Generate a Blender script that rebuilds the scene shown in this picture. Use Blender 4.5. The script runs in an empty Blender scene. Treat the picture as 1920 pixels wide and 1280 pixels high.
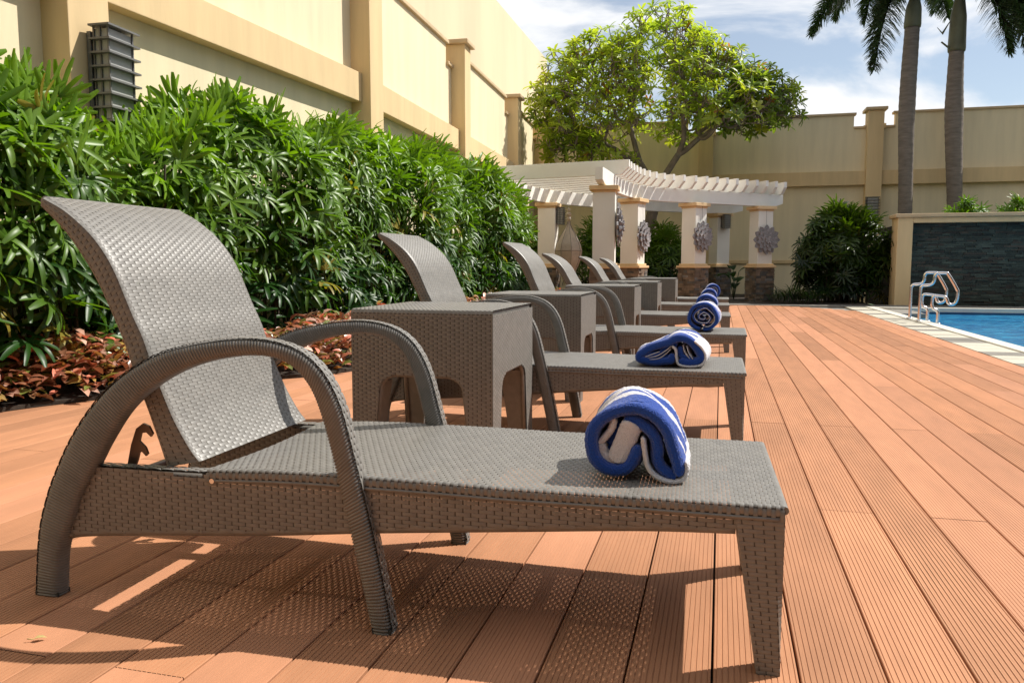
import bpy, math, random
import numpy as np
from math import sin, cos, pi, radians, sqrt, atan2

# ------------------------------------------------------------------ camera, sky, sun, exposure
sc = bpy.context.scene
COL = sc.collection
CAM_H = 0.80
cam = bpy.data.objects.new('camera', bpy.data.cameras.new('camera')); COL.objects.link(cam)
cam.location = (0, 0, CAM_H)
cam.rotation_euler = (radians(90 - 5.556), 0, radians(14.864))
cam.data.sensor_width = 36; cam.data.lens = 1470 / 1920 * 36
cam.data.clip_start = 0.02; cam.data.clip_end = 3000
sc.camera = cam

SUN = np.array([0.70, 0.47, 1.0]); SUN /= np.linalg.norm(SUN)
SUN_EL = math.asin(SUN[2]); SUN_AZ = atan2(SUN[0], SUN[1])
w = bpy.data.worlds.new('World'); sc.world = w; w.use_nodes = True
nt = w.node_tree; nt.nodes.clear()
out = nt.nodes.new('ShaderNodeOutputWorld')
bg = nt.nodes.new('ShaderNodeBackground'); bg.inputs['Strength'].default_value = 0.064
sky = nt.nodes.new('ShaderNodeTexSky'); sky.sky_type = 'NISHITA'; sky.sun_disc = False
sky.sun_elevation = SUN_EL; sky.sun_rotation = SUN_AZ
sky.air_density = 1.0; sky.dust_density = 0.25; sky.ozone_density = 1.2
tc = nt.nodes.new('ShaderNodeTexCoord')
mp = nt.nodes.new('ShaderNodeMapping'); mp.inputs['Scale'].default_value = (1.0, 1.0, 2.6); mp.inputs['Location'].default_value = (0.35, 0.1, 0.3)
nz = nt.nodes.new('ShaderNodeTexNoise'); nz.inputs['Scale'].default_value = 3.1; nz.inputs['Detail'].default_value = 9; nz.inputs['Roughness'].default_value = 0.56; nz.inputs['Distortion'].default_value = 0.5
cr = nt.nodes.new('ShaderNodeValToRGB'); cr.color_ramp.elements[0].position = 0.40; cr.color_ramp.elements[1].position = 0.57
cr.color_ramp.elements[0].color = (0.20, 0.20, 0.20, 1)
cr.color_ramp.interpolation = 'EASE'
mx = nt.nodes.new('ShaderNodeMixRGB'); mx.inputs['Color2'].default_value = (12.6, 12.7, 12.9, 1)
L = nt.links.new
L(tc.outputs['Generated'], mp.inputs['Vector']); L(mp.outputs['Vector'], nz.inputs['Vector']); L(nz.outputs['Fac'], cr.inputs['Fac'])
sg_ = nt.nodes.new('ShaderNodeVectorMath'); sg_.operation = 'MULTIPLY'; sg_.inputs[1].default_value = (1.45, 1.4, 1.35); L(sky.outputs['Color'], sg_.inputs[0]); L(sg_.outputs['Vector'], mx.inputs['Color1']); L(cr.outputs['Color'], mx.inputs['Fac'])
L(mx.outputs['Color'], bg.inputs['Color']); L(bg.outputs['Background'], out.inputs['Surface'])

sun = bpy.data.objects.new('sun', bpy.data.lights.new('sun', 'SUN')); COL.objects.link(sun)
sun.data.energy = 5.0; sun.data.angle = radians(0.5); sun.data.color = (1.0, 0.95, 0.87)
sun.rotation_euler = (pi / 2 - SUN_EL, 0, pi - SUN_AZ)
sc.render.engine = 'CYCLES'
sc.view_settings.view_transform = 'Standard'; sc.view_settings.look = 'None'
sc.view_settings.exposure = 0.36; sc.view_settings.gamma = 1.0; sc.view_settings.use_curve_mapping = False

R = random.Random(7)
RN = np.random.RandomState(11)

# ------------------------------------------------------------------ materials
MATS = {}
def mat(name, color, rough=0.6, var=0.0, vscale=6.0, bump=0.0, bscale=40.0, spec=0.5, metal=0.0, objvar=0.0, color2=None, stretch=(1, 1, 1), transl=0.0, tcol=None, attr=False, coords='Object', bdist=0.01):
    m = bpy.data.materials.new(name); MATS[name] = m; m.use_nodes = True
    n = m.node_tree; ln = n.links.new
    b = n.nodes['Principled BSDF']
    b.inputs['Roughness'].default_value = rough; b.inputs['Metallic'].default_value = metal
    b.inputs['Specular IOR Level'].default_value = spec
    src = None
    t = n.nodes.new('ShaderNodeTexCoord'); mpp = n.nodes.new('ShaderNodeMapping'); mpp.inputs['Scale'].default_value = stretch
    if coords == 'World':
        t = n.nodes.new('ShaderNodeNewGeometry'); ln(t.outputs['Position'], mpp.inputs['Vector'])
    else: ln(t.outputs[coords], mpp.inputs['Vector'])
    c1 = color; c2 = color2 if color2 else tuple(max(0, x * (1 - var)) for x in color)
    if attr:
        a = n.nodes.new('ShaderNodeAttribute'); a.attribute_name = 'tint'; src = a.outputs['Color']
    if var > 0 or color2:
        nn = n.nodes.new('ShaderNodeTexNoise'); nn.inputs['Scale'].default_value = vscale; nn.inputs['Detail'].default_value = 6; nn.inputs['Roughness'].default_value = 0.6
        ln(mpp.outputs['Vector'], nn.inputs['Vector'])
        rp = n.nodes.new('ShaderNodeValToRGB'); rp.color_ramp.elements[0].position = 0.32; rp.color_ramp.elements[1].position = 0.68
        if src is None:
            rp.color_ramp.elements[0].color = (*c2, 1); rp.color_ramp.elements[1].color = (*c1, 1)
            ln(nn.outputs['Fac'], rp.inputs['Fac']); src = rp.outputs['Color']
        else:
            rp.color_ramp.elements[0].color = (1 - var, 1 - var, 1 - var, 1); rp.color_ramp.elements[1].color = (1, 1, 1, 1)
            ln(nn.outputs['Fac'], rp.inputs['Fac'])
            mm = n.nodes.new('ShaderNodeMixRGB'); mm.blend_type = 'MULTIPLY'; mm.inputs['Fac'].default_value = 1
            ln(src, mm.inputs['Color1']); ln(rp.outputs['Color'], mm.inputs['Color2']); src = mm.outputs['Color']
    if objvar > 0:
        oi = n.nodes.new('ShaderNodeObjectInfo')
        mr = n.nodes.new('ShaderNodeMapRange'); mr.inputs['To Min'].default_value = 1 - objvar; mr.inputs['To Max'].default_value = 1 + objvar * 0.5
        ln(oi.outputs['Random'], mr.inputs['Value'])
        vm = n.nodes.new('ShaderNodeVectorMath'); vm.operation = 'SCALE'
        if src is None: vm.inputs[0].default_value = color
        else: ln(src, vm.inputs[0])
        ln(mr.outputs['Result'], vm.inputs['Scale']); src = vm.outputs['Vector']
    if src is None: b.inputs['Base Color'].default_value = (*color, 1)
    else: ln(src, b.inputs['Base Color'])
    if bump > 0:
        nb = n.nodes.new('ShaderNodeTexNoise'); nb.inputs['Scale'].default_value = bscale; nb.inputs['Detail'].default_value = 5
        ln(mpp.outputs['Vector'], nb.inputs['Vector'])
        bp = n.nodes.new('ShaderNodeBump'); bp.inputs['Strength'].default_value = bump; bp.inputs['Distance'].default_value = bdist
        ln(nb.outputs['Fac'], bp.inputs['Height']); ln(bp.outputs['Normal'], b.inputs['Normal'])
    if transl > 0:
        o = n.nodes['Material Output']; tr = n.nodes.new('ShaderNodeBsdfTranslucent'); ms = n.nodes.new('ShaderNodeMixShader'); ms.inputs['Fac'].default_value = transl
        if attr or src is not None:
            gm = n.nodes.new('ShaderNodeMixRGB'); gm.blend_type = 'MULTIPLY'; gm.inputs['Fac'].default_value = 1
            gm.inputs['Color2'].default_value = (*(tcol or (2.2, 2.0, 0.8)), 1)
            ln(src, gm.inputs['Color1']); ln(gm.outputs['Color'], tr.inputs['Color'])
        else: tr.inputs['Color'].default_value = (*(tcol or color), 1)
        ln(b.outputs['BSDF'], ms.inputs[1]); ln(tr.outputs['BSDF'], ms.inputs[2]); ln(ms.outputs['Shader'], o.inputs['Surface'])
    return m

M_DECK = mat('composite_decking', (0.485, 0.228, 0.117), 0.78, var=0.20, vscale=2.2, bump=0.3, bscale=60, objvar=0.20, stretch=(5, 1.0, 1), coords='World', spec=0.3, bdist=0.002)
M_DECKV = mat('composite_decking_fine', (0.525, 0.248, 0.135), 0.78, var=0.16, vscale=2.2, bump=0.25, bscale=60, objvar=0.12, stretch=(5, 1.0, 1), coords='World', spec=0.3, bdist=0.002)
M_UNDER = mat('deck_substructure', (0.02, 0.015, 0.012), 0.9)
M_RAT = mat('rattan_strand', (0.200, 0.188, 0.170), 0.47, var=0.24, vscale=30, spec=0.65, bump=0.12, bscale=160, bdist=0.001)
M_RATB = mat('rattan_core', (0.07, 0.055, 0.04), 0.6, var=0.3, vscale=30)
M_RIB = mat('rattan_rib', (0.055, 0.045, 0.036), 0.6)  # cross strands coloured dark to stand for shade in the weave gaps
M_METB = mat('brown_metal', (0.16, 0.10, 0.07), 0.35, var=0.2, vscale=20, metal=0.3)
M_RUB = mat('dark_foot_cap', (0.03, 0.035, 0.033), 0.6)
M_BOLT = mat('steel_bolt', (0.7, 0.68, 0.65), 0.25, metal=1.0)
M_WALL = mat('painted_render_pale', (0.82, 0.70, 0.47), 0.85, var=0.13, vscale=4.0, bump=0.12, bscale=30, stretch=(1, 1, .12))
M_WALLD = mat('painted_render_ochre', (0.74, 0.55, 0.30), 0.85, var=0.15, vscale=4.5, bump=0.12, bscale=30, stretch=(1, 1, .12))
M_BLD = mat('stained_render', (0.76, 0.62, 0.42), 0.9, var=0.14, vscale=0.7, stretch=(1, 1, 0.25), bump=0.12, bscale=25)
M_COP = mat('wall_coping', (0.62, 0.46, 0.27), 0.8, var=0.2, vscale=3)
M_WHITE = mat('white_painted_timber', (0.82, 0.80, 0.75), 0.6, var=0.07, vscale=3, bump=0.08, bscale=30)
M_COLW = mat('white_column_paint', (0.80, 0.77, 0.70), 0.7, var=0.06, vscale=3, bump=0.08, bscale=25)
M_TRIM = mat('ochre_moulding', (0.74, 0.52, 0.28), 0.7, var=0.1, vscale=5)
M_STONE = mat('brown_ledge_stone', (0.22, 0.165, 0.12), 0.85, var=0.5, vscale=6, bump=0.4, bscale=30, attr=True)
M_SLATE = mat('green_slate', (0.05, 0.085, 0.06), 0.6, var=0.5, vscale=5, bump=0.4, bscale=30, attr=True)
M_CARVE = mat('weathered_carved_wood', (0.34, 0.32, 0.325), 0.75, var=0.4, vscale=14, bump=0.5, bscale=50)
M_LAMP = mat('grey_lamp_metal', (0.17, 0.165, 0.16), 0.45, var=0.2, vscale=12, metal=0.2)
M_LAMPG = mat('lamp_glass', (0.42, 0.42, 0.40), 0.5, var=0.2, vscale=9)
M_LANT = mat('lantern_skin', (0.58, 0.53, 0.46), 0.45, var=0.25, vscale=7, bump=0.5, bscale=14, transl=0.45, tcol=(1.3, 1.2, 1.0))
M_WIRE = mat('lantern_wire', (0.16, 0.13, 0.11), 0.5)
M_FAN = mat('lady_palm_leaf', (0.05, 0.12, 0.02), 0.40, spec=0.38, attr=True, var=0.2, vscale=8, transl=0.27, tcol=(2.4, 2.6, 0.5))
M_STEM = mat('fibrous_stem', (0.07, 0.055, 0.035), 0.9, var=0.4, vscale=20)
M_GC = mat('red_ground_cover_leaf', (0.3, 0.08, 0.04), 0.32, spec=0.6, attr=True, var=0.2, vscale=12, transl=0.2, tcol=(1.6, 1.1, 0.9))
M_SOIL = mat('bed_soil', (0.045, 0.032, 0.022), 0.95, var=0.4, vscale=12, bump=0.8, bscale=30)
M_GRASS = mat('lawn_ground', (0.06, 0.10, 0.03), 0.95, var=0.4, vscale=3, bump=0.5, bscale=40)
M_BARK = mat('frangipani_bark', (0.24, 0.19, 0.14), 0.85, var=0.45, vscale=6, bump=0.6, bscale=18)
M_LEAF = mat('frangipani_leaf', (0.1, 0.15, 0.03), 0.38, attr=True, var=0.15, vscale=5, transl=0.5, tcol=(2.1, 2.1, 0.8))
M_PALMT = mat('palm_trunk_bark', (0.24, 0.20, 0.165), 0.9, var=0.4, vscale=4, stretch=(1, 1, 5), bump=0.5, bscale=10, bdist=0.02)
M_CSHAFT = mat('palm_crownshaft', (0.17, 0.17, 0.10), 0.6, var=0.4, vscale=4, stretch=(1, 1, 0.6))
M_FROND = mat('foxtail_leaflet', (0.035, 0.065, 0.02), 0.42, attr=True, transl=0.22, tcol=(2.0, 2.2, 0.6))
M_TILE = mat('coping_tile', (0.56, 0.52, 0.42), 0.6, var=0.2, vscale=2.5, objvar=0.10, bump=0.1, bscale=40)
M_TILED = mat('dark_streaked_coping_tile', (0.36, 0.335, 0.29), 0.35, color2=(0.20, 0.18, 0.16), vscale=5, stretch=(0.6, 3, 1), objvar=0.1)  # darker tile variant, mottled by stretched noise streaks
M_LIP = mat('pale_coping_lip', (0.66, 0.62, 0.53), 0.55, var=0.1, vscale=4)
M_PAVE = mat('grey_paving', (0.26, 0.24, 0.21), 0.7, var=0.3, vscale=2)
M_MOS = mat('pool_mosaic', (0.03, 0.10, 0.22), 0.35, var=0.4, vscale=14)
M_STEEL = mat('polished_steel', (0.72, 0.70, 0.70), 0.16, metal=1.0)
M_DRY = mat('dry_leaf', (0.55, 0.42, 0.16), 0.7, var=0.3, vscale=20)

def water_mat():
    m = bpy.data.materials.new('pool_water'); m.use_nodes = True; n = m.node_tree; ln = n.links.new
    b = n.nodes['Principled BSDF']; b.inputs['Roughness'].default_value = 0.06; b.inputs['IOR'].default_value = 1.33
    t = n.nodes.new('ShaderNodeTexCoord'); mpp = n.nodes.new('ShaderNodeMapping'); mpp.inputs['Scale'].default_value = (1, 2.0, 1)
    ln(t.outputs['Object'], mpp.inputs['Vector'])
    a = n.nodes.new('ShaderNodeTexNoise'); a.inputs['Scale'].default_value = 3.2; a.inputs['Detail'].default_value = 5; a.inputs['Distortion'].default_value = 1.2
    ln(mpp.outputs['Vector'], a.inputs['Vector'])
    r = n.nodes.new('ShaderNodeValToRGB'); r.color_ramp.elements[0].position = 0.35; r.color_ramp.elements[1].position = 0.7
    r.color_ramp.elements[0].color = (0.006, 0.09, 0.28, 1); r.color_ramp.elements[1].color = (0.05, 0.36, 0.60, 1)
    ln(a.outputs['Fac'], r.inputs['Fac']); ln(r.outputs['Color'], b.inputs['Base Color'])
    b2 = n.nodes.new('ShaderNodeTexNoise'); b2.inputs['Scale'].default_value = 7; b2.inputs['Detail'].default_value = 3
    ln(mpp.outputs['Vector'], b2.inputs['Vector'])
    bp = n.nodes.new('ShaderNodeBump'); bp.inputs['Strength'].default_value = 0.8; bp.inputs['Distance'].default_value = 0.07
    ln(b2.outputs['Fac'], bp.inputs['Height']); ln(bp.outputs['Normal'], b.inputs['Normal'])
    return m
M_WATER = water_mat()

def towel_mat(name, phase, whiteside=False):
    m = bpy.data.materials.new(name); m.use_nodes = True; n = m.node_tree; ln = n.links.new
    b = n.nodes['Principled BSDF']; b.inputs['Roughness'].default_value = 0.95; b.inputs['Specular IOR Level'].default_value = 0.15
    b.inputs['Sheen Weight'].default_value = 0.35
    t = n.nodes.new('ShaderNodeTexCoord'); sx = n.nodes.new('ShaderNodeSeparateXYZ'); ln(t.outputs['Object'], sx.inputs['Vector'])
    wob = n.nodes.new('ShaderNodeTexNoise'); wob.inputs['Scale'].default_value = 12
    ln(t.outputs['Object'], wob.inputs['Vector'])
    ad = n.nodes.new('ShaderNodeMath'); ad.operation = 'MULTIPLY_ADD'; ad.inputs[1].default_value = 0.016; ln(wob.outputs['Fac'], ad.inputs[0]); ln(sx.outputs['Y'], ad.inputs[2])
    r = n.nodes.new('ShaderNodeValToRGB'); r.color_ramp.interpolation = 'CONSTANT'
    mr = n.nodes.new('ShaderNodeMapRange'); mr.inputs['From Min'].default_value = 0.008; mr.inputs['From Max'].default_value = 0.318
    ln(ad.outputs[0], mr.inputs['Value']); ln(mr.outputs['Result'], r.inputs['Fac'])
    blue = (0.012, 0.065, 0.36, 1); wh = (0.74, 0.71, 0.74, 1)
    if whiteside:
        stops = [(0, wh)]
    else:
        stops = [(0, blue), (0.20 + phase, wh), (0.31 + phase, blue), (0.42 + phase, wh), (0.56 + phase, blue), (0.68 + phase, wh), (0.8 + phase, blue), (0.9, wh)]
    e = r.color_ramp.elements
    while len(e) > 1: e.remove(e[0])
    e[0].position = 0; e[0].color = stops[0][1]
    for p, c in stops[1:]:
        q = e.new(p); q.color = c
    ln(r.outputs['Color'], b.inputs['Base Color'])
    nb = n.nodes.new('ShaderNodeTexNoise'); nb.inputs['Scale'].default_value = 300; nb.inputs['Detail'].default_value = 4
    ln(t.outputs['Object'], nb.inputs['Vector'])
    bp = n.nodes.new('ShaderNodeBump'); bp.inputs['Strength'].default_value = 1.0; bp.inputs['Distance'].default_value = 0.006
    ln(nb.outputs['Fac'], bp.inputs['Height']); ln(bp.outputs['Normal'], b.inputs['Normal'])
    return m
M_TOW = towel_mat('striped_terry', 0.0); M_TOWW = towel_mat('white_terry', 0, True)

# ------------------------------------------------------------------ mesh helpers
class MB:
    def __init__(s): s.v = []; s.q = []; s.t = []; s.c = []; s.n = 0; s.hascol = False
    def add(s, v, quads=None, tris=None, col=None):
        v = np.asarray(v, dtype=np.float64).reshape(-1, 3)
        if quads is not None and len(quads): s.q.append(np.asarray(quads, dtype=np.int64).reshape(-1, 4) + s.n)
        if tris is not None and len(tris): s.t.append(np.asarray(tris, dtype=np.int64).reshape(-1, 3) + s.n)
        s.v.append(v); s.n += len(v)
        if col is not None: s.hascol = True
        c = np.ones((len(v), 4)); c[:, :3] = (1, 1, 1) if col is None else col
        s.c.append(c)
    def box(s, x0, x1, y0, y1, z0, z1, col=None, M=None):
        v = np.array([(x0,y0,z0),(x1,y0,z0),(x1,y1,z0),(x0,y1,z0),(x0,y0,z1),(x1,y0,z1),(x1,y1,z1),(x0,y1,z1)], float)
        if M is not None: v = v @ np.asarray(M[0]).T + np.asarray(M[1])
        s.add(v, [(0,3,2,1),(4,5,6,7),(0,1,5,4),(1,2,6,5),(2,3,7,6),(3,0,4,7)], col=col)
    def tube(s, pts, rad, n=8, cap=True, col=None):
        pts = np.asarray(pts, float); k = len(pts)
        rad = np.full(k, rad) if np.isscalar(rad) else np.asarray(rad, float)
        T = np.gradient(pts, axis=0); T /= np.linalg.norm(T, axis=1)[:, None] + 1e-12
        up = np.array([0, 0, 1.0]) if abs(T[0][2]) < 0.9 else np.array([1.0, 0, 0])
        a = np.cross(T[0], up); a /= np.linalg.norm(a); V = []
        for i in range(k):
            a = a - T[i] * a.dot(T[i]); a /= np.linalg.norm(a) + 1e-12; b = np.cross(T[i], a)
            for j in range(n):
                th = 2 * pi * j / n; V.append(pts[i] + rad[i] * (a * cos(th) + b * sin(th)))
        Q = [(i*n+j, i*n+(j+1) % n, (i+1)*n+(j+1) % n, (i+1)*n+j) for i in range(k-1) for j in range(n)]
        Tt = []
        if cap:
            V.append(pts[0]); V.append(pts[-1]); c0 = k*n; c1 = c0+1
            Tt = [(c0, (j+1) % n, j) for j in range(n)] + [(c1, (k-1)*n+j, (k-1)*n+(j+1) % n) for j in range(n)]
        s.add(V, Q, Tt, col=col)
    def grid(s, P, closed_u=False, col=None):
        P = np.asarray(P, float); a, b = P.shape[:2]
        idx = np.arange(a*b).reshape(a, b)
        i0 = idx[:-1]; i1 = idx[1:]
        if closed_u:
            q = np.stack([i0, np.roll(i0, -1, 1), np.roll(i1, -1, 1), i1], -1)
        else:
            q = np.stack([i0[:, :-1], i0[:, 1:], i1[:, 1:], i1[:, :-1]], -1)
        s.add(P.reshape(-1, 3), q.reshape(-1, 4), col=col)
    def prism(s, poly, y0, y1, flip=False, col=None, axis='y'):
        # poly in (x,z), extruded along y (triangulated fan by bpy tessellate is avoided: polygon must be near convex -> use strips)
        n = len(poly); V = [(p[0], y0, p[1]) for p in poly] + [(p[0], y1, p[1]) for p in poly]
        Q = [(i, (i+1) % n, n+(i+1) % n, n+i) for i in range(n)]
        from mathutils.geometry import tessellate_polygon
        from mathutils import Vector
        tr = tessellate_polygon([[Vector((p[0], p[1], 0)) for p in poly]])
        T = [tuple(t) for t in tr] + [(t[2]+n, t[1]+n, t[0]+n) for t in tr]
        s.add(V, Q, T, col=col)
    def mesh(s, name, mats, smooth=False):
        me = bpy.data.meshes.new(name)
        V = np.concatenate(s.v) if s.v else np.zeros((0, 3))
        q = np.concatenate(s.q) if s.q else np.zeros((0, 4), int); t = np.concatenate(s.t) if s.t else np.zeros((0, 3), int)
        me.vertices.add(len(V)); me.vertices.foreach_set('co', V.ravel())
        nl = q.size + t.size; me.loops.add(nl)
        me.loops.foreach_set('vertex_index', np.concatenate([q.ravel(), t.ravel()]).astype(np.int32))
        me.polygons.add(len(q) + len(t))
        me.polygons.foreach_set('loop_start', np.concatenate([np.arange(len(q))*4, q.size + np.arange(len(t))*3]).astype(np.int32))
        me.polygons.foreach_set('use_smooth', np.full(len(q)+len(t), bool(smooth), dtype=bool))
        me.update(calc_edges=True); me.validate()
        if s.hascol:
            at = me.color_attributes.new('tint', 'FLOAT_COLOR', 'POINT'); at.data.foreach_set('color', np.concatenate(s.c).ravel())
        for m in (mats if isinstance(mats, (list, tuple)) else [mats]): me.materials.append(m)
        return me
    def obj(s, name, m, parent=None, smooth=False, **kw):
        o = link(name, s.mesh(name, m, smooth), parent, **kw)
        if hasattr(s, 'rib') and s.rib.n: link('cross_strands', s.rib.mesh('cross_strands', M_RIB, True), o, kind='stuff')
        return o

def link(name, me, parent=None, loc=(0, 0, 0), rotz=0, label=None, cat=None, group=None, kind=None, auto=False):
    o = bpy.data.objects.new(name, me); COL.objects.link(o); o.location = loc; o.rotation_euler = (0, 0, rotz)
    if parent: o.parent = parent
    tagp(o, label, cat, group, kind); return o
def tagp(o, label=None, cat=None, group=None, kind=None):
    if label: o['label'] = label
    if cat: o['category'] = cat
    if group: o['group'] = group
    if kind: o['kind'] = kind
    return o
def empty(name, loc=(0, 0, 0), rotz=0, **kw): return link(name, None, None, loc, rotz, **kw)
def bevel(o, wdt=0.005, seg=2):
    m = o.modifiers.new('bevel', 'BEVEL'); m.width = wdt; m.segments = seg; m.limit_method = 'ANGLE'; return o
def copy_tree(o, parent=None):
    c = o.copy(); COL.objects.link(c)
    if parent: c.parent = parent
    for ch in list(o.children): copy_tree(ch, c)
    return c
def resample(pts, n):
    pts = np.asarray(pts, float); d = np.r_[0, np.cumsum(np.linalg.norm(np.diff(pts, axis=0), axis=1))]
    t = np.linspace(0, d[-1], n); return np.stack([np.interp(t, d, pts[:, i]) for i in range(pts.shape[1])], 1)
def smoothpts(pts, it=2):
    # Catmull-Rom densify
    p = np.asarray(pts, float); q = np.vstack([2*p[0]-p[1], p, 2*p[-1]-p[-2]]); outp = []
    for i in range(1, len(q)-2):
        for t in np.linspace(0, 1, 8, endpoint=False):
            a, b, c, d = q[i-1], q[i], q[i+1], q[i+2]
            outp.append(0.5*((2*b)+(-a+c)*t+(2*a-5*b+4*c-d)*t*t+(-a+3*b-3*c+d)*t**3))
    outp.append(p[-1]); return np.array(outp)

# ---- woven surface: strands along a, ribs along b. S(a,b) -> (pos, normal) vectorised
def weave(mb, S, A, B, pb=0.008, pa=0.0155, t=0.0012, wfull=0.97, wunder=0.60, intervals=None, rib_intervals=None, ribw=0.0045, wrapa=False, dip=.18):
    nb = max(1, int(round(B / pb))); pb = B / nb; na = max(2, int(round(A / pa)))
    if wrapa and na % 2: na += 1
    pa = A / na
    ri_all = np.repeat(np.arange(na), 3); off = np.tile([-dip, 0, dip], na); a_all = (ri_all + .5 + off) * pa
    for k in range(nb):
        b = (k + .5) * pb
        ivs = [(0, A)] if intervals is None else intervals(b)
        over = ((ri_all + k) % 2 == 0); mid = off == 0
        h_all = np.where(over, t, np.where(mid, -t * 1.1, t * .6))
        w_all = np.where(over | ~mid, wfull, wunder) * pb / 2
        for (s0, s1) in ivs:
            if s1 - s0 < 0.004: continue
            m = (a_all > s0 + .0004) & (a_all < s1 - .0004)
            a = np.r_[s0, a_all[m], s1]; h = np.r_[t*.6, h_all[m], t*.6]; wd = np.r_[wfull*pb/2, w_all[m], wfull*pb/2]
            P0, N = S(a, np.full_like(a, b)); Pm, Nm = S(a, b - wd); Pp, Np = S(a, b + wd)
            mb.grid(np.stack([Pm + Nm * h[:, None], P0 + N * (h + 0.0005)[:, None], Pp + Np * h[:, None]], 1))
    if ribw > 0:
        if not hasattr(mb, 'rib'): mb.rib = MB()
        for i in range(na):
            a = (i + .5) * pa
            ivs = [(0, B)] if rib_intervals is None else rib_intervals(a)
            for (s0, s1) in ivs:
                kk = np.arange(int(math.floor(s0 / pb)), int(math.ceil(s1 / pb)))
                if len(kk) < 2: continue
                b = np.clip((kk + .5) * pb, s0, s1)
                h = np.where((i + kk) % 2 == 0, -t * 1.2, t * 0.15)
                Pa, Na = S(np.full_like(b, a - ribw/2), b); Pb, Nb = S(np.full_like(b, a + ribw/2), b)
                mb.rib.grid(np.stack([Pa + Na*h[:, None], Pb + Nb*h[:, None]], 1))

def poly_intervals(poly, c, axis):
    # intersections of polygon (list of (a,b)) with line coordinate[axis]==c ; returns intervals on other axis
    xs = []; n = len(poly); o = 1 - axis
    for i in range(n):
        p, q = poly[i], poly[(i+1) % n]
        if (p[axis] <= c) != (q[axis] <= c):
            f = (c - p[axis]) / (q[axis] - p[axis]); xs.append(p[o] + f * (q[o] - p[o]))
    xs.sort(); return [(xs[i], xs[i+1]) for i in range(0, len(xs) - 1, 2)]
def weave_poly(mb, poly, mp, A, B, **kw):
    weave(mb, mp, A, B, intervals=lambda b: poly_intervals(poly, b, 1), rib_intervals=lambda a: poly_intervals(poly, a, 0), **kw)

# ------------------------------------------------------------------ ground and deck
mb = MB(); mb.box(-300, 300, -300, 400, -1.5, -0.06)
# ground as a sheet with a hole for the pool is approximated by keeping it below the pool water
g = mb.obj('ground', M_GRASS, kind='structure'); g.location.z = -0.55
mb = MB(); mb.box(-6.5, 2.30, -6, 17.3, -0.5, -0.035); mb.obj('deck_base', M_UNDER, kind='structure')

PITCH = 0.1655; X0 = 0.168
def board_mesh(name, ng, gw, gd, m):
    W = PITCH - 0.0050; prof = [(-W/2, -0.024), (-W/2, -0.0015), (-W/2 + 0.0015, 0.0)]
    for i in range(ng):
        c = -W/2 + W * (i + .5) / ng
        prof += [(c - gw/2, 0), (c - gw/2 + 0.0005, -gd), (c + gw/2 - 0.0005, -gd), (c + gw/2, 0)]
    prof += [(W/2 - 0.0015, 0.0), (W/2, -0.0015), (W/2, -0.024)]
    prof = np.array(prof); P = np.zeros((2, len(prof), 3))
    for i, y in enumerate((0, 2.897)): P[i, :, 0] = prof[:, 0]; P[i, :, 1] = y; P[i, :, 2] = prof[:, 1]
    b = MB(); b.grid(P[:, ::-1])
    n = len(prof); b.add(P[0], [(0, 1, n-2, n-1)]); b.add(P[1], [(n-1, n-2, 1, 0)])
    return b.mesh(name, m)
BM = [board_mesh('plank', 14, 0.0028, 0.0016, M_DECK), board_mesh('plank', 17, 0.0020, 0.0010, M_DECKV)]
deck = empty('deck', (0, 0, 0), kind='structure')
for k in range(-26, 13):
    xc = X0 + PITCH * (k + .5)
    ystart = 2.695 if k % 2 != 0 else 4.145
    yend = 16.35 if xc < 1.0 else 16.35 - 1.5 * ((xc - 1.0) / 1.3) ** 1.5
    y = ystart - 2.9 * (2 if k % 2 != 0 else 2)
    while y < yend - 0.05:
        if y > -3.2 and (xc > -3.9 or y < 4):
            ln_ = min(2.9, yend - y)
            o = link('plank', BM[1 if (R.random() < 0.33) else 0], deck, (xc, y + .0015, R.uniform(-.0006, .0006)))
            if ln_ < 2.9: o.scale.y = ln_ / 2.9
        y += 2.9

# planting bed over the left of the deck, edge curving to the right as it recedes
bed_edge = [(-4.35, 1.2), (-3.98, 2.6), (-3.77, 3.42), (-3.55, 3.87), (-3.22, 4.45), (-2.99, 4.84), (-2.78, 5.12), (-2.62, 5.7), (-2.55, 7.0), (-2.5, 10), (-2.45, 13), (-2.4, 15.4), (-2.3, 16.6)]
be = smoothpts(bed_edge)
mb = MB(); P = np.zeros((2, len(be), 3)); P[0, :, 0] = -5.3; P[0, :, 1] = be[:, 1]; P[0, :, 2] = 0.03; P[1, :, :2] = be; P[1, :, 2] = 0.025
P2 = P[1:].copy(); P2[0, :, 2] = 0.002
mb.grid(P[::-1]); mb.grid(np.concatenate([P2, P[1:]]))
mb.obj('planting_bed', M_SOIL, kind='structure')
def bedx(y): return np.interp(y, be[:, 1], be[:, 0])
# far bed and paving
mb = MB(); mb.box(-5.3, 2.9, 16.75, 22.2, -0.3, 0.02); mb.obj('far_planting_bed', M_SOIL, kind='structure')
mb = MB(); mb.box(-5.3, 3.55, 16.35, 16.75, -0.3, 0.012); mb.box(1.0, 3.4, 14.7, 16.346, -0.3, -0.026); mb.box(2.33, 12, 16.2, 17.0, -0.3, 0.0105); mb.obj('far_pavement', M_PAVE, kind='structure')

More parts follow.
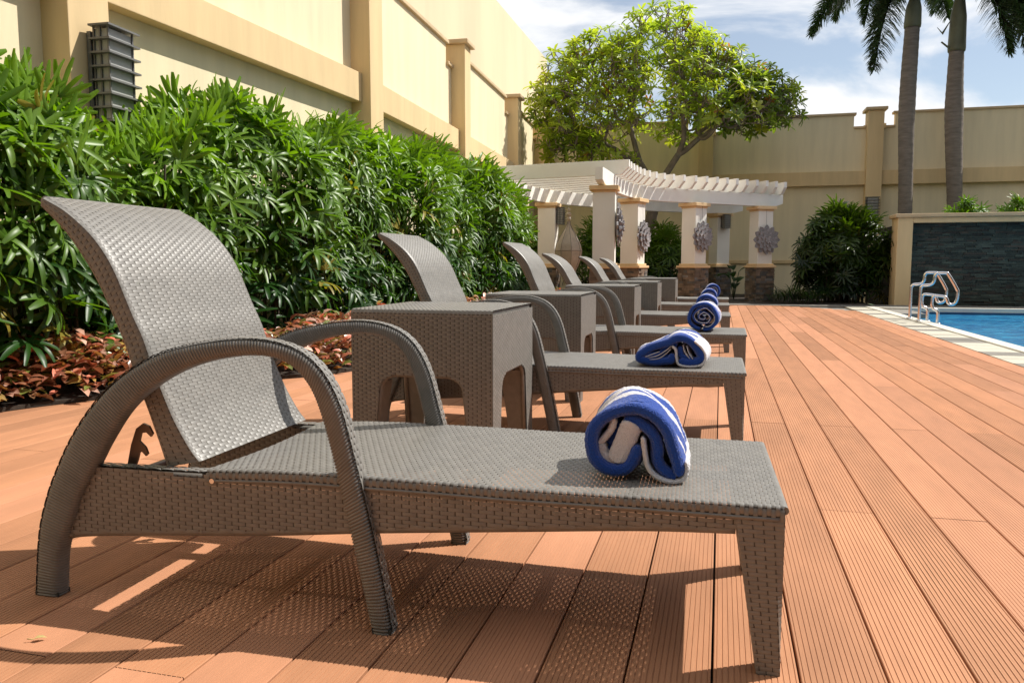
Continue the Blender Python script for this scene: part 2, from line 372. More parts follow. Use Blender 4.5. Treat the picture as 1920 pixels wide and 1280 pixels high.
# ------------------------------------------------------------------ pool
copng = empty('pool_coping', (0, 0, 0), kind='structure')
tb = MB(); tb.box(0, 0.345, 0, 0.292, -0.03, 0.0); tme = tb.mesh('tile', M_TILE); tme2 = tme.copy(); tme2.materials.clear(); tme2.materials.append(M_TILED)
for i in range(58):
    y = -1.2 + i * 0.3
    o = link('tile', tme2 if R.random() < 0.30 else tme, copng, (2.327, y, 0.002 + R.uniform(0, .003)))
lb = MB(); lb.box(0, 0.165, 0, 0.595, -0.05, 0.018); lme = lb.mesh('lip_stone', M_LIP)
for i in range(29):
    bevel(link('lip_stone', lme, copng, (2.678, -1.2 + i * 0.6, 0.0)), 0.012, 3)
mb = MB(); mb.box(0, 9, 0, 0.35, -0.06, 0.012); mb.obj('lip_stone', M_LIP, copng, loc=(2.846, 15.95, 0.0))
mb = MB(); mb.box(2.843, 2.85, -3, 15.95, -0.5, -0.05); mb.box(2.85, 12, 15.943, 15.95, -0.5, -0.06); mb.obj('pool_wall', M_MOS, kind='structure')
mb = MB(); n = 60
mb.grid(np.stack(np.meshgrid(np.linspace(2.85, 14, 30), np.linspace(-4, 15.943, 60), indexing='ij') + [np.full((30, 60), -0.10)], -1))
wo = mb.obj('pool_water', M_WATER, kind='structure')
mb = MB(); mb.box(2.3, 14, -6, 16, -0.54, -0.45); mb.obj('pool_floor', M_MOS, kind='structure')

# ------------------------------------------------------------------ walls
def oriented_box(mb, p0, p1, off0, off1, z0, z1, s0=0.0, s1=1.0, col=None):
    p0 = np.array(p0, float); p1 = np.array(p1, float); d = p1 - p0; Lh = np.linalg.norm(d); u = d / Lh; nrm = np.array([u[1], -u[0]])
    a = p0 + d * s0; b = p0 + d * s1
    v = []
    for z in (z0, z1):
        for (p, o) in ((a, off0), (b, off0), (b, off1), (a, off1)): q = p + nrm * o; v.append((q[0], q[1], z))
    mb.add(v, [(0,3,2,1),(4,5,6,7),(0,1,5,4),(1,2,6,5),(2,3,7,6),(3,0,4,7)], col=col)

def build_wall(verts, name, label, cat, hooks=True):
    # verts: face line of the panel; pilasters stand at every vertex
    root = empty(name, (verts[0][0], verts[0][1], 0), label=label, cat=cat)
    root_loc = np.array([verts[0][0], verts[0][1], 0.0])
    def put(mbx, nm, m, bv=None):
        for i in range(len(mbx.v)): mbx.v[i] = mbx.v[i] - root_loc
        o = mbx.obj(nm, m, root)
        if bv: bevel(o, bv, 2)
        return o
    for i in range(len(verts) - 1):
        p0, p1 = np.array(verts[i], float), np.array(verts[i+1], float); Lh = np.linalg.norm(p1 - p0)
        e = 0.19 / Lh; nt_ = (0.19 + 0.30) / Lh
        m1 = MB(); oriented_box(m1, p0, p1, 0, -0.16, -0.2, 4.31); oriented_box(m1, p0, p1, 0, -0.16, 4.31, 4.66, nt_, 1 - nt_); put(m1, 'wall_panel', M_WALL)
        m1 = MB(); oriented_box(m1, p0, p1, 0.15, 0.002, 2.865, 3.225, e, 1 - e); put(m1, 'band', M_WALLD, 0.006)
        m1 = MB(); oriented_box(m1, p0, p1, 0.06, 0.002, 0.84, 0.93, e, 1 - e); put(m1, 'ledge', M_WALLD, 0.006)
        m1 = MB(); oriented_box(m1, p0, p1, 0.05, -0.2, 4.66, 4.72, nt_ - 0.05/Lh, 1 - nt_ + 0.05/Lh); put(m1, 'coping', M_COP, 0.008)
        for a, b in ((e, nt_), (1 - nt_, 1 - e)):
            m1 = MB(); oriented_box(m1, p0, p1, 0.05, -0.2, 4.312, 4.37, a, b); put(m1, 'coping', M_COP, 0.008)
    for i in range(len(verts)):
        a = np.array(verts[max(i-1, 0)], float); b = np.array(verts[min(i+1, len(verts)-1)], float)
        d = (b - a) / np.linalg.norm(b - a); c = np.array(verts[i], float)
        m1 = MB(); oriented_box(m1, c - d*0.19, c + d*0.19, 0.26, -0.2, -0.2, 4.72); put(m1, 'pilaster', M_WALLD, 0.006)
        m1 = MB(); oriented_box(m1, c - d*0.26, c + d*0.26, 0.33, -0.27, 4.722, 4.80); put(m1, 'pilaster_cap', M_COP, 0.015)
        for s in (-1, 1):
            m1 = MB(); oriented_box(m1, c + d*(s*0.19), c + d*(s*0.25), 0.20, 0.02, 4.27, 4.40); put(m1, 'bracket', M_WALLD, 0.01)
    return root
LW = [(-5.15, 0.6), (-4.90, 5.10), (-4.61, 9.60), (-4.78, 13.9), (-4.98, 18.5), (-5.22, 22.3)]
build_wall(LW, 'boundary_wall', 'tall sunlit cream wall with ochre bands and pilasters along the left behind the hedge', 'wall')
FW = [(-4.9, 22.36), (-0.47, 22.36), (3.73, 22.36), (7.95, 22.36), (12.2, 22.36)]
build_wall(FW, 'boundary_wall', 'shaded cream wall with notched top closing the far end behind the pool', 'wall')
mb = MB(); mb.box(-14, -6.2, -6, 28.2, 0, 8.1); o = mb.obj('building', M_BLD, label='plain stained cream building rising behind the left boundary wall', cat='building')

# ------------------------------------------------------------------ fountain wall
ft = empty('water_feature_wall', (3.6, 17.0, 0), label='cream framed wall clad in dark green slate at the far end of the pool', cat='water feature')
mb = MB(); mb.box(-0.26, 0.02, 0.0, 0.55, -0.2, 1.73); bevel(mb.obj('side_post', M_WALLD, ft), 0.01)
mb = MB(); mb.box(0.022, 9, 0.0, 0.55, 1.625, 1.728); bevel(mb.obj('lintel', M_WALLD, ft), 0.01)
mb = MB(); mb.box(-0.31, 9, -0.05, 0.62, 1.73, 1.80); bevel(mb.obj('coping', M_COP, ft), 0.012)
mb = MB(); mb.box(0.02, 9, 0.25, 0.5, -0.2, 1.62); mb.obj('back_panel', M_SLATE, ft)
mb = MB(); z = -0.1
while z < 1.60:
    h = R.uniform(0.022, 0.045); x = 0.025 + R.uniform(-.1, 0)
    while x < 6.5:
        l = R.uniform(0.08, 0.38); v = R.uniform(0.6, 1.7); gcol = R.random()
        c = np.array([0.046, 0.062, 0.050]) * v if gcol < .8 else np.array([0.055, 0.047, 0.035]) * v
        mb.box(max(x, .022), x + l - .003, 0.25 - R.uniform(.008, .04), 0.252, z, min(z + h - .002, 1.62), col=tuple(c)); x += l
    z += h
mb.obj('slate_strips', M_SLATE, ft, kind='stuff')

# ------------------------------------------------------------------ rattan lounger
W_L = 0.58
front = smoothpts([(1.289, .346), (1.313, .375), (1.350, .437), (1.378, .500), (1.401, .560), (1.426, .632), (1.450, .683), (1.471, .732), (1.491, .779), (1.515, .823), (1.548, .866), (1.584, .900), (1.630, .934), (1.685, .962)])
back = smoothpts([(1.385, .325), (1.405, .385), (1.426, .445), (1.446, .498), (1.464, .545), (1.483, .605), (1.503, .655), (1.529, .712), (1.554, .763), (1.589, .818), (1.637, .880), (1.699, .938)])
ao = smoothpts([(1.729, 0), (1.710, .150), (1.683, .240), (1.652, .308), (1.603, .393), (1.538, .475), (1.462, .542), (1.360, .598), (1.249, .627), (1.142, .638), (1.064, .632), (1.000, .610), (.951, .567), (.915, .498), (.886, .394), (.858, .278), (.832, .161), (.802, .0)])
ai = smoothpts([(1.661, 0), (1.648, .115), (1.612, .200), (1.588, .255), (1.548, .319), (1.505, .388), (1.446, .464), (1.370, .525), (1.285, .568), (1.196, .593), (1.104, .602), (1.039, .588), (.990, .545), (.960, .479), (.931, .368), (.902, .239), (.873, .109), (.850, 0)])
def build_lounger():
    root = empty('sun_lounger')
    # seat: strands run across (y), wrap over both long edges
    rt = np.array([(0, .340), (.275, .342), (.548, .341), (.70, .344), (.856, .345), (1.0, .346), (1.1, .344), (1.317, .334), (1.4, .332)])
    drop = 0.020; rc = 0.010
    A = W_L + 2 * (drop + rc * pi / 2 - rc) ; arc = rc * pi / 2
    def S(a, b):
        u = b; z = np.interp(u, rt[:, 0], rt[:, 1]) - 0.010 * np.sin(np.clip((a - arc) / (A - 2*arc), 0, 1) * pi) * np.clip(u * 4, 0, 1)
        st = drop; P = np.zeros((len(a), 3)); N = np.zeros((len(a), 3))
        def side(s):  # s distance from edge start (hanging part)
            y = np.zeros_like(s); dz = np.zeros_like(s); ny = np.zeros_like(s); nz_ = np.zeros_like(s)
            m1 = s < st; y[m1] = 0; dz[m1] = -rc - (st - s[m1]); ny[m1] = -1
            m2 = (s >= st) & (s < st + arc); th = (s[m2] - st) / rc; y[m2] = rc - rc*np.cos(th); dz[m2] = -rc + rc*np.sin(th); ny[m2] = -np.cos(th); nz_[m2] = np.sin(th)
            m3 = s >= st + arc; y[m3] = rc + (s[m3] - st - arc); nz_[m3] = 1
            return y, dz, ny, nz_
        half = A / 2; left = a <= half
        y, dz, ny, nz2 = side(np.where(left, a, A - a))
        P[:, 0] = -u; P[:, 1] = np.where(left, y, W_L - y); P[:, 2] = z + dz
        N[:, 1] = np.where(left, ny, -ny); N[:, 2] = nz2
        return P, N
    A = 2 * (drop + arc) + (W_L - 2 * rc)
    mb = MB(); weave(mb, S, A, 1.253, pb=0.0083, pa=0.0165, t=0.0015, wfull=.985, wunder=.50, dip=.22, ribw=.0032); mb.obj('seat', M_RAT, root, smooth=True)
    # side rails
    for side, yy in ((0, 0.0025), (1, W_L - 0.0025)):
        sg = -1 if side == 0 else 1
        poly = [(0.03, .322), (0.03, .300), (0.09, .288), (.274, .279), (.548, .255), (.859, .227), (1.104, .202), (1.381, .180), (1.60, .160), (1.66, .145), (1.66, .26), (1.62, .325), (1.4, .327), (1.317, .318), (1.1, .328), (.856, .330), (.548, .325)]
        mb = MB()
        def SP(a, b, y=yy):
            P = np.stack([-a, np.full_like(a, y), b + 0 * a], 1); N = np.zeros_like(P); N[:, 1] = sg; return P, N
        weave_poly(mb, poly, SP, 1.70, 0.36, pb=0.0088, pa=0.0172, t=0.0011, wunder=0.84, wfull=.95)
        def SP2(a, b, y=yy - sg * 0.026):
            P = np.stack([-a, np.full_like(a, y), b + 0 * a], 1); N = np.zeros_like(P); N[:, 1] = -sg; return P, N
        weave_poly(mb, poly, SP2, 1.70, 0.36, pb=0.0088, pa=0.0172, t=0.0011, wunder=0.84, wfull=.95)
        # bottom binding and top binding strands
        bot = smoothpts([(-p[0], yy - sg*.013, p[1]) for p in poly[2:10]])
        mb.tube(bot, 0.0135, 8); 
        mb.tube([(-1.63, yy - sg*.013, .312), (-1.25, yy - sg*.013, .317)], 0.011, 8)
        def SR(a, b, y=yy):
            P = np.stack([-(1.248 + a), y - sg*(-.001 + b), np.interp(1.248 + a, [1.24, 1.66], [.331, .327]) + 0*a], 1); N = np.zeros_like(P); N[:, 2] = 1; return P, N
        weave(mb, SR, .37, .030, pb=.0078, pa=.0165, t=.0012, wunder=.8)
        mb.tube(np.array([(-u, yy + sg*0.003, np.interp(u, rt[:, 0], rt[:, 1]) - 0.026) for u in np.linspace(0.01, 1.25, 30)]), 0.0038, 6)
        mb.obj('side_rail', M_RAT, root, smooth=True)
        b = MB(); b.tube([(-1.237, yy, .312), (-1.237, yy + sg*.007, .312)], 0.006, 10); b.obj('bolt', M_BOLT, root)
    # foot apron
    mb = MB()
    def SF(a, b):
        P = np.stack([0*a + 0.0, a, .262 + b + 0*a], 1); N = np.zeros_like(P); N[:, 0] = 1; return P, N
    weave(mb, SF, W_L, 0.068, pb=0.0085, pa=0.0165, t=0.0011, wunder=.72)
    mb.tube([(-.010, 0.01, .262), (-.010, W_L-.01, .262)], 0.010, 8); mb.box(-.022, -.004, .01, W_L-.01, .262, .325); mb.tube([(0, 0.004, .331), (0, W_L-.004, .331)], 0.0085, 8)
    mb.obj('foot_rail', M_RAT, root, smooth=False)
    # foot legs : woven tapered tubes
    for side in (0, 1):
        y0, y1 = (0.0, 0.052) if side == 0 else (W_L - 0.052, W_L)
        def SL(a, b):
            f = np.clip(b / .325, 0, 1); ux = 0.043 + (0.092 - 0.043) * f ** 1.0; w_ = ux + 0.0; d_ = (y1 - y0) * (0.85 + .15*f)
            yc = y0 if side == 0 else y1 - d_
            per = 2 * (w_ + d_); s = (a / 1.0) * per
            P = np.zeros((len(a), 3)); N = np.zeros((len(a), 3)); P[:, 2] = b
            e1 = s < w_; e2 = (s >= w_) & (s < w_ + d_); e3 = (s >= w_+d_) & (s < 2*w_+d_); e4 = s >= 2*w_+d_
            yv = yc + 0*a
            P[e1, 0] = -w_[e1] + s[e1]; P[e1, 1] = yv[e1]; N[e1, 1] = -1
            P[e2, 0] = 0.0; P[e2, 1] = (yv + (s - w_))[e2]; N[e2, 0] = 1
            P[e3, 0] = -(s - w_ - d_)[e3]; P[e3, 1] = (yv + d_)[e3]; N[e3, 1] = 1
            P[e4, 0] = -w_[e4]; P[e4, 1] = (yv + d_ - (s - 2*w_ - d_))[e4]; N[e4, 0] = -1
            return P, N
        def SLs(a, b):
            b = b + 0*a; P, N = SL(np.mod(a, 1.0), b); return P, N
        mb = MB(); weave(mb, SLs, 1.0, .318, pb=0.0086, pa=1/14., t=0.0011, wunder=.75, ribw=0.02, wrapa=True, dip=.1)
        # inner core keeps the leg opaque
        c = MB(); f0 = .85
        y0c, y1c = (y0 + .004, y0 + .042) if side == 0 else (y1 - .042, y1 - .004)
        v = [(-.039, y0c, 0), (-.004, y0c, 0), (-.004, y1c, 0), (-.039, y1c, 0), (-.088, y0c, .30), (-.004, y0c, .30), (-.004, y1c, .30), (-.088, y1c, .30)]
        mb.add(v, [(0,3,2,1),(4,5,6,7),(0,1,5,4),(1,2,6,5),(2,3,7,6),(3,0,4,7)])
        lg = mb.obj('leg', M_RAT, root, smooth=False)
        b = MB(); b.box(-.044, .001, y0c - .004, y1c + .004, 0.0, .012); b.obj('foot_cap', M_RUB, lg)
    # armrests with rear and front legs in one bent loop
    no = 150; o_ = resample(ao, no); i_ = resample(ai, no)
    for side in (0, 1):
        sg = -1 if side == 0 else 1
        y0, y1 = (-0.018, 0.027) if side == 0 else (W_L - 0.027, W_L + 0.018)
        ys = (y0, y1)
        mb = MB()
        # wrapped body: rings alternate slightly to show each wrap
        nr = 920; oo = resample(o_, nr); ii = resample(i_, nr); rings = []
        for j in range(nr):
            g_ = 0.0042 if j % 4 == 0 else 0.0
            p = oo[j]; q = ii[j]; d = p - q; ln0 = np.linalg.norm(d); d /= ln0; r = min(0.0135, ln0 * .4) - g_
            sec = []
            for (cy, cd, a0) in ((y1 - .0135, ln0 - .0135, 0), (y0 + .0135, ln0 - .0135, pi/2), (y0 + .0135, .0135, pi), (y1 - .0135, .0135, 3*pi/2)):
                for th in (a0, a0 + pi/4, a0 + pi/2):
                    yy = cy + r * cos(th); dd = cd + r * sin(th); pt = q + d * dd
                    sec.append((-pt[0], yy, pt[1]))
            rings.append(sec)
        mb.grid(np.array(rings), closed_u=True)
        # lengthwise woven strip on the outer face
        Lo = np.r_[0, np.cumsum(np.linalg.norm(np.diff(oo, axis=0), axis=1))]; tot = Lo[-1]
        tg = np.gradient(oo, axis=0); tg /= np.linalg.norm(tg, axis=1)[:, None]
        def SA(a, b):
            x = np.interp(a, Lo, oo[:, 0]); z = np.interp(a, Lo, oo[:, 1]); tx = np.interp(a, Lo, tg[:, 0]); tz = np.interp(a, Lo, tg[:, 1])
            nx, nz3 = tz, -tx
            # outward = away from inner curve
            nx, nz3 = -nx, -nz3
            qx = np.interp(a, Lo, ii[:, 0]); qz = np.interp(a, Lo, ii[:, 1])
            s_ = np.sign(nx * (x - qx) + nz3 * (z - qz)); nx *= s_; nz3 *= s_
            P = np.stack([-(x + nx*.0028), (y0 + y1)/2 - .0155 + b + 0*a, z + nz3*.0028], 1); N = np.stack([-nx, 0*a, nz3], 1); return P, N
        weave(mb, SA, tot - 0.01, 0.031, pb=0.0076, pa=0.0145, t=0.0010, wfull=.94, wunder=.6)
        ar = mb.obj('armrest', M_RAT, root, smooth=True)
        for (u0, u1) in ((1.663, 1.727), (.804, .848)): b = MB(); b.box(-u1, -u0, y0 + .003, y1 - .003, 0.0, .012); b.obj('foot_cap', M_RUB, ar)
    # backrest: strands wrap right round the curved slab
    y0, y1 = 0.034, W_L - 0.034
    nf = 120; F = resample(front, nf); K = resample(back, nf)
    # nose: blend both ends
    Lf = np.linspace(0, 1, nf); length = np.linalg.norm(np.diff(F, axis=0), axis=1).sum()
    pivot = np.array([1.30, .335])
    wI = y1 - y0; tk = 0.07; rc2 = 0.016
    def SB(a, b):
        f = np.clip(b / length, 0, 1); fx = np.interp(f, Lf, F[:, 0]); fz = np.interp(f, Lf, F[:, 1]); kx = np.interp(f, Lf, K[:, 0]); kz = np.interp(f, Lf, K[:, 1])
        f2 = np.clip(f + .01, 0, 1); f1 = np.clip(f - .01, 0, 1)
        d = np.stack([kx - fx, kz - fz], 1); D = np.linalg.norm(d, axis=1); d = d / D[:, None]
        per = 2 * (wI + tk); s = np.mod(a, per)
        yv = np.zeros_like(a); q = np.zeros_like(a); ny = np.zeros_like(a); nq = np.zeros_like(a)  # q: 0 front .. 1 back
        r = rc2
        e1 = s < wI; e2 = (s >= wI) & (s < wI + tk); e3 = (s >= wI + tk) & (s < 2*wI + tk); e4 = s >= 2*wI + tk
        yv[e1] = s[e1]; q[e1] = 0; nq[e1] = -1
        yv[e2] = wI; q[e2] = (s[e2] - wI) / tk; ny[e2] = 1
        yv[e3] = wI - (s[e3] - wI - tk); q[e3] = 1; nq[e3] = 1
        yv[e4] = 0; q[e4] = 1 - (s[e4] - 2*wI - tk) / tk; ny[e4] = -1
        # round the corners by a superellipse-like pull-in
        dist_y = np.minimum(yv, wI - yv); dq = np.minimum(q, 1 - q) * D
        m = (e1 | e3) & (dist_y < r); tt = np.where(m, 1 - dist_y / r, 0); pull = r * (1 - np.sqrt(np.clip(1 - tt**2 * .85, 0, 1))) * .62
        q2 = np.where(e1, q + pull / D, np.where(e3, q - pull / D, q))
        ny = np.where(m, np.where(yv < wI/2, -1, 1) * tt * .7, ny); 
        m2 = (e2 | e4) & (dq < r); t2 = np.where(m2, 1 - dq / r, 0); pull2 = r * (1 - np.sqrt(np.clip(1 - t2**2 * .85, 0, 1))) * .62
        y2 = np.where(e2, yv - pull2, np.where(e4, yv + pull2, yv)); nq = np.where(m2, np.where(q < .5, -1, 1) * t2 * .7, nq)
        X = fx + d[:, 0] * D * q2; Z = fz + d[:, 1] * D * q2
        P = np.stack([-(X - pivot[0]), y0 + y2, Z - pivot[1]], 1)
        N = np.stack([-d[:, 0] * nq, ny, d[:, 1] * nq], 1); N /= np.linalg.norm(N, axis=1)[:, None] + 1e-9; N = N * np.where(m | m2, .35, 1.0)[:, None]
        return P, N
    mb = MB(); weave(mb, SB, 2 * (wI + tk), length, pb=0.0083, pa=0.0172, t=0.0010, wunder=.8, wfull=.96, wrapa=True)
    # dark liner inside stops see-through, end strip closes the top
    bk = mb.obj('backrest', M_RAT, root, smooth=True); bk.location = (-pivot[0], 0, pivot[1])
    mb = MB(); f0, k0 = F[-1] - pivot, K[-1] - pivot; mid = (f0 + k0) / 2; dd = (f0 - k0)
    mb.tube([(-mid[0] + .003, y0 + .008, mid[1]), (-mid[0] + .003, y1 - .008, mid[1])], np.linalg.norm(dd) * .50, 10)
    mb.obj('top_edge', M_RAT, bk, smooth=True)
    for yy in (y0 + .02, y1 - .02):
        mb = MB(); mb.tube([(-(F[j]*.5+K[j]*.5-pivot)[0], yy, (F[j]*.5+K[j]*.5-pivot)[1]) for j in range(0, nf, 8)], 0.011, 6)
        mb.obj('inner_frame', M_METB, bk, smooth=True)
    # cross bars below the seat, head bar, toothed recline bracket
    for u, z_ in ((.30, .318), (.62, .318), (.93, .318), (1.24, .312)):
        mb = MB(); mb.tube([(-u, .02, z_), (-u, W_L - .02, z_)], 0.013, 8); mb.obj('crossbar', M_METB, root, smooth=True)
    mb = MB(); mb.tube([(-1.60, .01, .250), (-1.60, W_L - .01, .250)], 0.016, 8); mb.obj('crossbar', M_METB, root, smooth=True)
    mb = MB(); mb.tube([(-.02, W_L/2, .318), (-1.24, W_L/2, .312)], 0.010, 8); mb.obj('crossbar', M_METB, root, smooth=True)
    for side in (0, 1):
        br = [(1.49, .300), (1.475, .335), (1.470, .352), (1.462, .354), (1.452, .344), (1.446, .350), (1.452, .366), (1.468, .380), (1.462, .400), (1.448, .402), (1.436, .392), (1.430, .400), (1.440, .418), (1.456, .424), (1.476, .410), (1.492, .370), (1.510, .300)]
        yy = .052 if side == 0 else W_L - .058
        mb = MB(); mb.prism([(-p[0], p[1]) for p in br], yy, yy + .006); mb.obj('recline_bracket', M_METB, root)
    return root

LOUNGERS = [
    (.130, 1.547, 1.587, 0.0, 'nearest rattan sun lounger filling the foreground with its loose rolled towel at the foot'),
    (.111, 3.482, 0.3, -1.0, 'second rattan lounger from the camera holding the flattened wide towel'),
    (.172, 5.417, -0.6, 0.5, 'third rattan lounger from the camera holding the tight scroll rolled towel'),
    (.091, 7.42, 0.5, -6.5, 'fourth rattan lounger from the camera with a lower reclined back'),
    (.100, 9.42, 0.2, -7.5, 'fifth rattan lounger from the camera between the two farthest'),
    (.109, 11.12, 0.0, -8.0, 'farthest rattan lounger closest to the white pergola'),
]
L0 = build_lounger()
for i, (x, y, rz, rec, lab) in enumerate(LOUNGERS):
    o = L0 if i == 0 else copy_tree(L0)
    o.location = (x, y, 0); o.rotation_euler = (0, 0, radians(rz))
    tagp(o, lab, 'sun lounger', 'woven sun loungers in a row along the deck')
    for ch in o.children:
        if ch.name.startswith('backrest'): ch.rotation_euler = (0, radians(rec), 0)

# ------------------------------------------------------------------ rattan side tables
def build_table():
    root = empty('side_table'); S_ = 0.56; Hh = 0.63; rc = 0.012
    drop = 0.012; arc = rc * pi / 2; A = 2 * (drop + arc) + S_ - 2 * rc
    def S(a, b):
        half = A / 2; left = a <= half; s = np.where(left, a, A - a); st = drop
        y = np.zeros_like(s); dz = np.zeros_like(s); ny = np.zeros_like(s); nz_ = np.zeros_like(s)
        m1 = s < st; dz[m1] = -rc - (st - s[m1]); ny[m1] = -1
        m2 = (s >= st) & (s < st + arc); th = (s[m2] - st) / rc; y[m2] = rc - rc*np.cos(th); dz[m2] = -rc + rc*np.sin(th); ny[m2] = -np.cos(th); nz_[m2] = np.sin(th)
        m3 = s >= st + arc; y[m3] = rc + (s[m3] - st - arc); nz_[m3] = 1
        P = np.stack([b + 0*a, np.where(left, y, S_ - y), Hh + dz], 1); N = np.stack([0*a, np.where(left, ny, -ny), nz_], 1)
        return P, N
    mb = MB(); weave(mb, S, A, S_, pb=.0085, pa=.0165); mb.box(.01, S_-.01, .01, S_-.01, Hh - .02, Hh - .006); mb.obj('table_top', M_RAT, root, smooth=False)
    arcp = [(.112 + .07 * (1 - cos(t)), .315 + .06 * sin(t)) for t in np.linspace(0, pi/2, 7)]
    arc2 = [(S_ - p[0], p[1]) for p in arcp[::-1]]
    poly = [(0, 0), (.080, 0)] + arcp + arc2 + [(S_ - .080, 0), (S_, 0), (S_, Hh - .014), (0, Hh - .014)]
    core = [(.006, 0.004), (.074, 0.004)] + [(p[0] - .005, p[1] + .006) for p in arcp] + [(S_ - p[0] + .005, p[1] + .006) for p in arcp[::-1]] + [(S_ - .074, 0.004), (S_ - .006, 0.004), (S_ - .006, Hh - .02), (.006, Hh - .02)]
    for k in range(4):
        c_, s_ = cos(k * pi/2), sin(k * pi/2)
        def SP(a, b):
            x = a - S_/2; y = np.full_like(a, -S_/2); P = np.stack([S_/2 + x*c_ - y*s_, S_/2 + x*s_ + y*c_, b + 0*a], 1)
            N = np.zeros_like(P); N[:, 0] = s_; N[:, 1] = -c_; return P, N
        mb = MB(); weave_poly(mb, poly, SP, S_, Hh, pb=.0088, pa=.0170, t=.0013, wunder=.62)
        c = MB(); c.prism(core, -S_/2 + .004, -S_/2 + .045)
        v = c.v[0]; x = v[:, 0] - S_/2; y = v[:, 1].copy(); v = np.stack([S_/2 + x*c_ - y*s_, S_/2 + x*s_ + y*c_, v[:, 2]], 1)
        pn = mb.obj('side_panel', M_RAT, root, smooth=True)
        c2 = MB(); c2.add(v, np.concatenate(c.q) if c.q else None, np.concatenate(c.t)); c2.obj('inner_board', M_RATB, pn)
        # rim of the arch
        rim = np.array([(p[0] - S_/2, -S_/2 + .012, p[1]) for p in poly[1:-4] + [(S_ - .080, 0)]])
        rr = np.stack([S_/2 + rim[:, 0]*c_ - rim[:, 1]*s_, S_/2 + rim[:, 0]*s_ + rim[:, 1]*c_, rim[:, 2]], 1)
        r_ = MB(); r_.tube(rr, .009, 6); r_.obj('arch_rim', M_RAT, pn, smooth=True)
    for (cx, cy) in ((0, 0), (S_, 0), (S_, S_), (0, S_)):
        mb = MB(); sx = .012 if cx == 0 else -.012; sy = .012 if cy == 0 else -.012
        pts = [(cx + sx*.25, cy + sy*.25, z) for z in np.linspace(0, Hh - .012, 70)]
        mb.tube(pts, [0.0042 if i % 2 else 0.0035 for i in range(70)], 6)
        x0_, y0_ = cx + sx*.5, cy + sy*.5; gx, gy = (1 if sx > 0 else -1), (1 if sy > 0 else -1); v = []
        for z_, wl in ((.003, .070), (.34, .106)): v += [(x0_, y0_, z_), (x0_ + gx*wl, y0_, z_), (x0_ + gx*wl, y0_ + gy*wl, z_), (x0_, y0_ + gy*wl, z_)]
        mb.add(v, [(0,3,2,1),(4,5,6,7),(0,1,5,4),(1,2,6,5),(2,3,7,6),(3,0,4,7)])
        mb.obj('leg', M_RAT, root, smooth=False)
    return root
TABLES = [(-1.395, 2.80, 'nearest rattan side table, between the first and second loungers'), (-1.355, 4.49, 'second rattan side table, between the second and third loungers'),
          (-1.26, 6.50, 'third rattan side table, between the third and fourth loungers'), (-1.20, 8.15, 'fourth rattan side table, between the fourth and fifth loungers'), (-1.14, 10.35, 'farthest rattan side table, between the fifth and sixth loungers')]
T0 = build_table()
for i, (x, y, lab) in enumerate(TABLES):
    o = T0 if i == 0 else copy_tree(T0); o.location = (x, y, 0); o.scale = (1.03, 1.14 if i == 0 else 1.0, 1.0); tagp(o, lab, 'side table', 'woven side tables between the loungers')

# ------------------------------------------------------------------ towels
def ribbon(mb, pts, th, y0, y1, seed=0, ny=64, wob=0.0035):
    c = resample(smoothpts(pts), max(10, len(pts) * 9)); t = np.gradient(c, axis=0); t /= np.linalg.norm(t, axis=1)[:, None]; nrm = np.stack([-t[:, 1], t[:, 0]], 1)
    rs = np.random.RandomState(seed); n = len(c); prof_f = np.minimum(1, np.sqrt(np.clip(np.minimum(np.arange(n), n-1-np.arange(n)) / 3.0, 0, 1)) * .6 + .4)
    ph = rs.uniform(0, 6, 4)
    ysec = np.r_[y0, y0 + .0025, y0 + .007, np.linspace(y0 + .016, y1 - .016, ny), y1 - .007, y1 - .0025, y1]; sh = np.r_[.35, .75, .95, np.ones(ny), .95, .75, .35]
    rings = []
    for y, s in zip(ysec, sh):
        w1 = wob * (np.sin(c[:, 0]*45 + y*22 + ph[0]) + .6*np.sin(c[:, 1]*60 - y*31 + ph[1]) + .5*np.sin(y*70 + ph[2] + c[:, 0]*20))
        jt = rs.normal(0, .00055 if th > .008 else .0002, (2, n)); o = c + nrm * (th/2 * s * prof_f + w1 + jt[0])[:, None]; i = c - nrm * (th/2 * s * prof_f - w1 + jt[1])[:, None]
        yj = y + .004*np.sin(c[:, 0]*30 + ph[3]) * (1 if y < y0 + .02 else 0)
        pts_ = np.concatenate([o, i[::-1]]); yy = np.concatenate([yj * np.ones(n), (yj * np.ones(n))[::-1]])
        rings.append(np.stack([pts_[:, 0], yy, pts_[:, 1]], 1))
    rings = np.array(rings); mb.grid(rings, closed_u=True)
    # end caps
    m = 2 * n
    for ri in (0, -1):
        r = rings[ri]; q = [(j, j+1, m-2-j, m-1-j) for j in range(n-1)]; mb.add(r, q if ri else [x[::-1] for x in q])
def zpts(lst, ox, oz, s): return [((p[0]-ox)/s, (oz-p[1])/s) for p in lst]
Z1 = dict(ox=780, oz=1170, s=4850.)
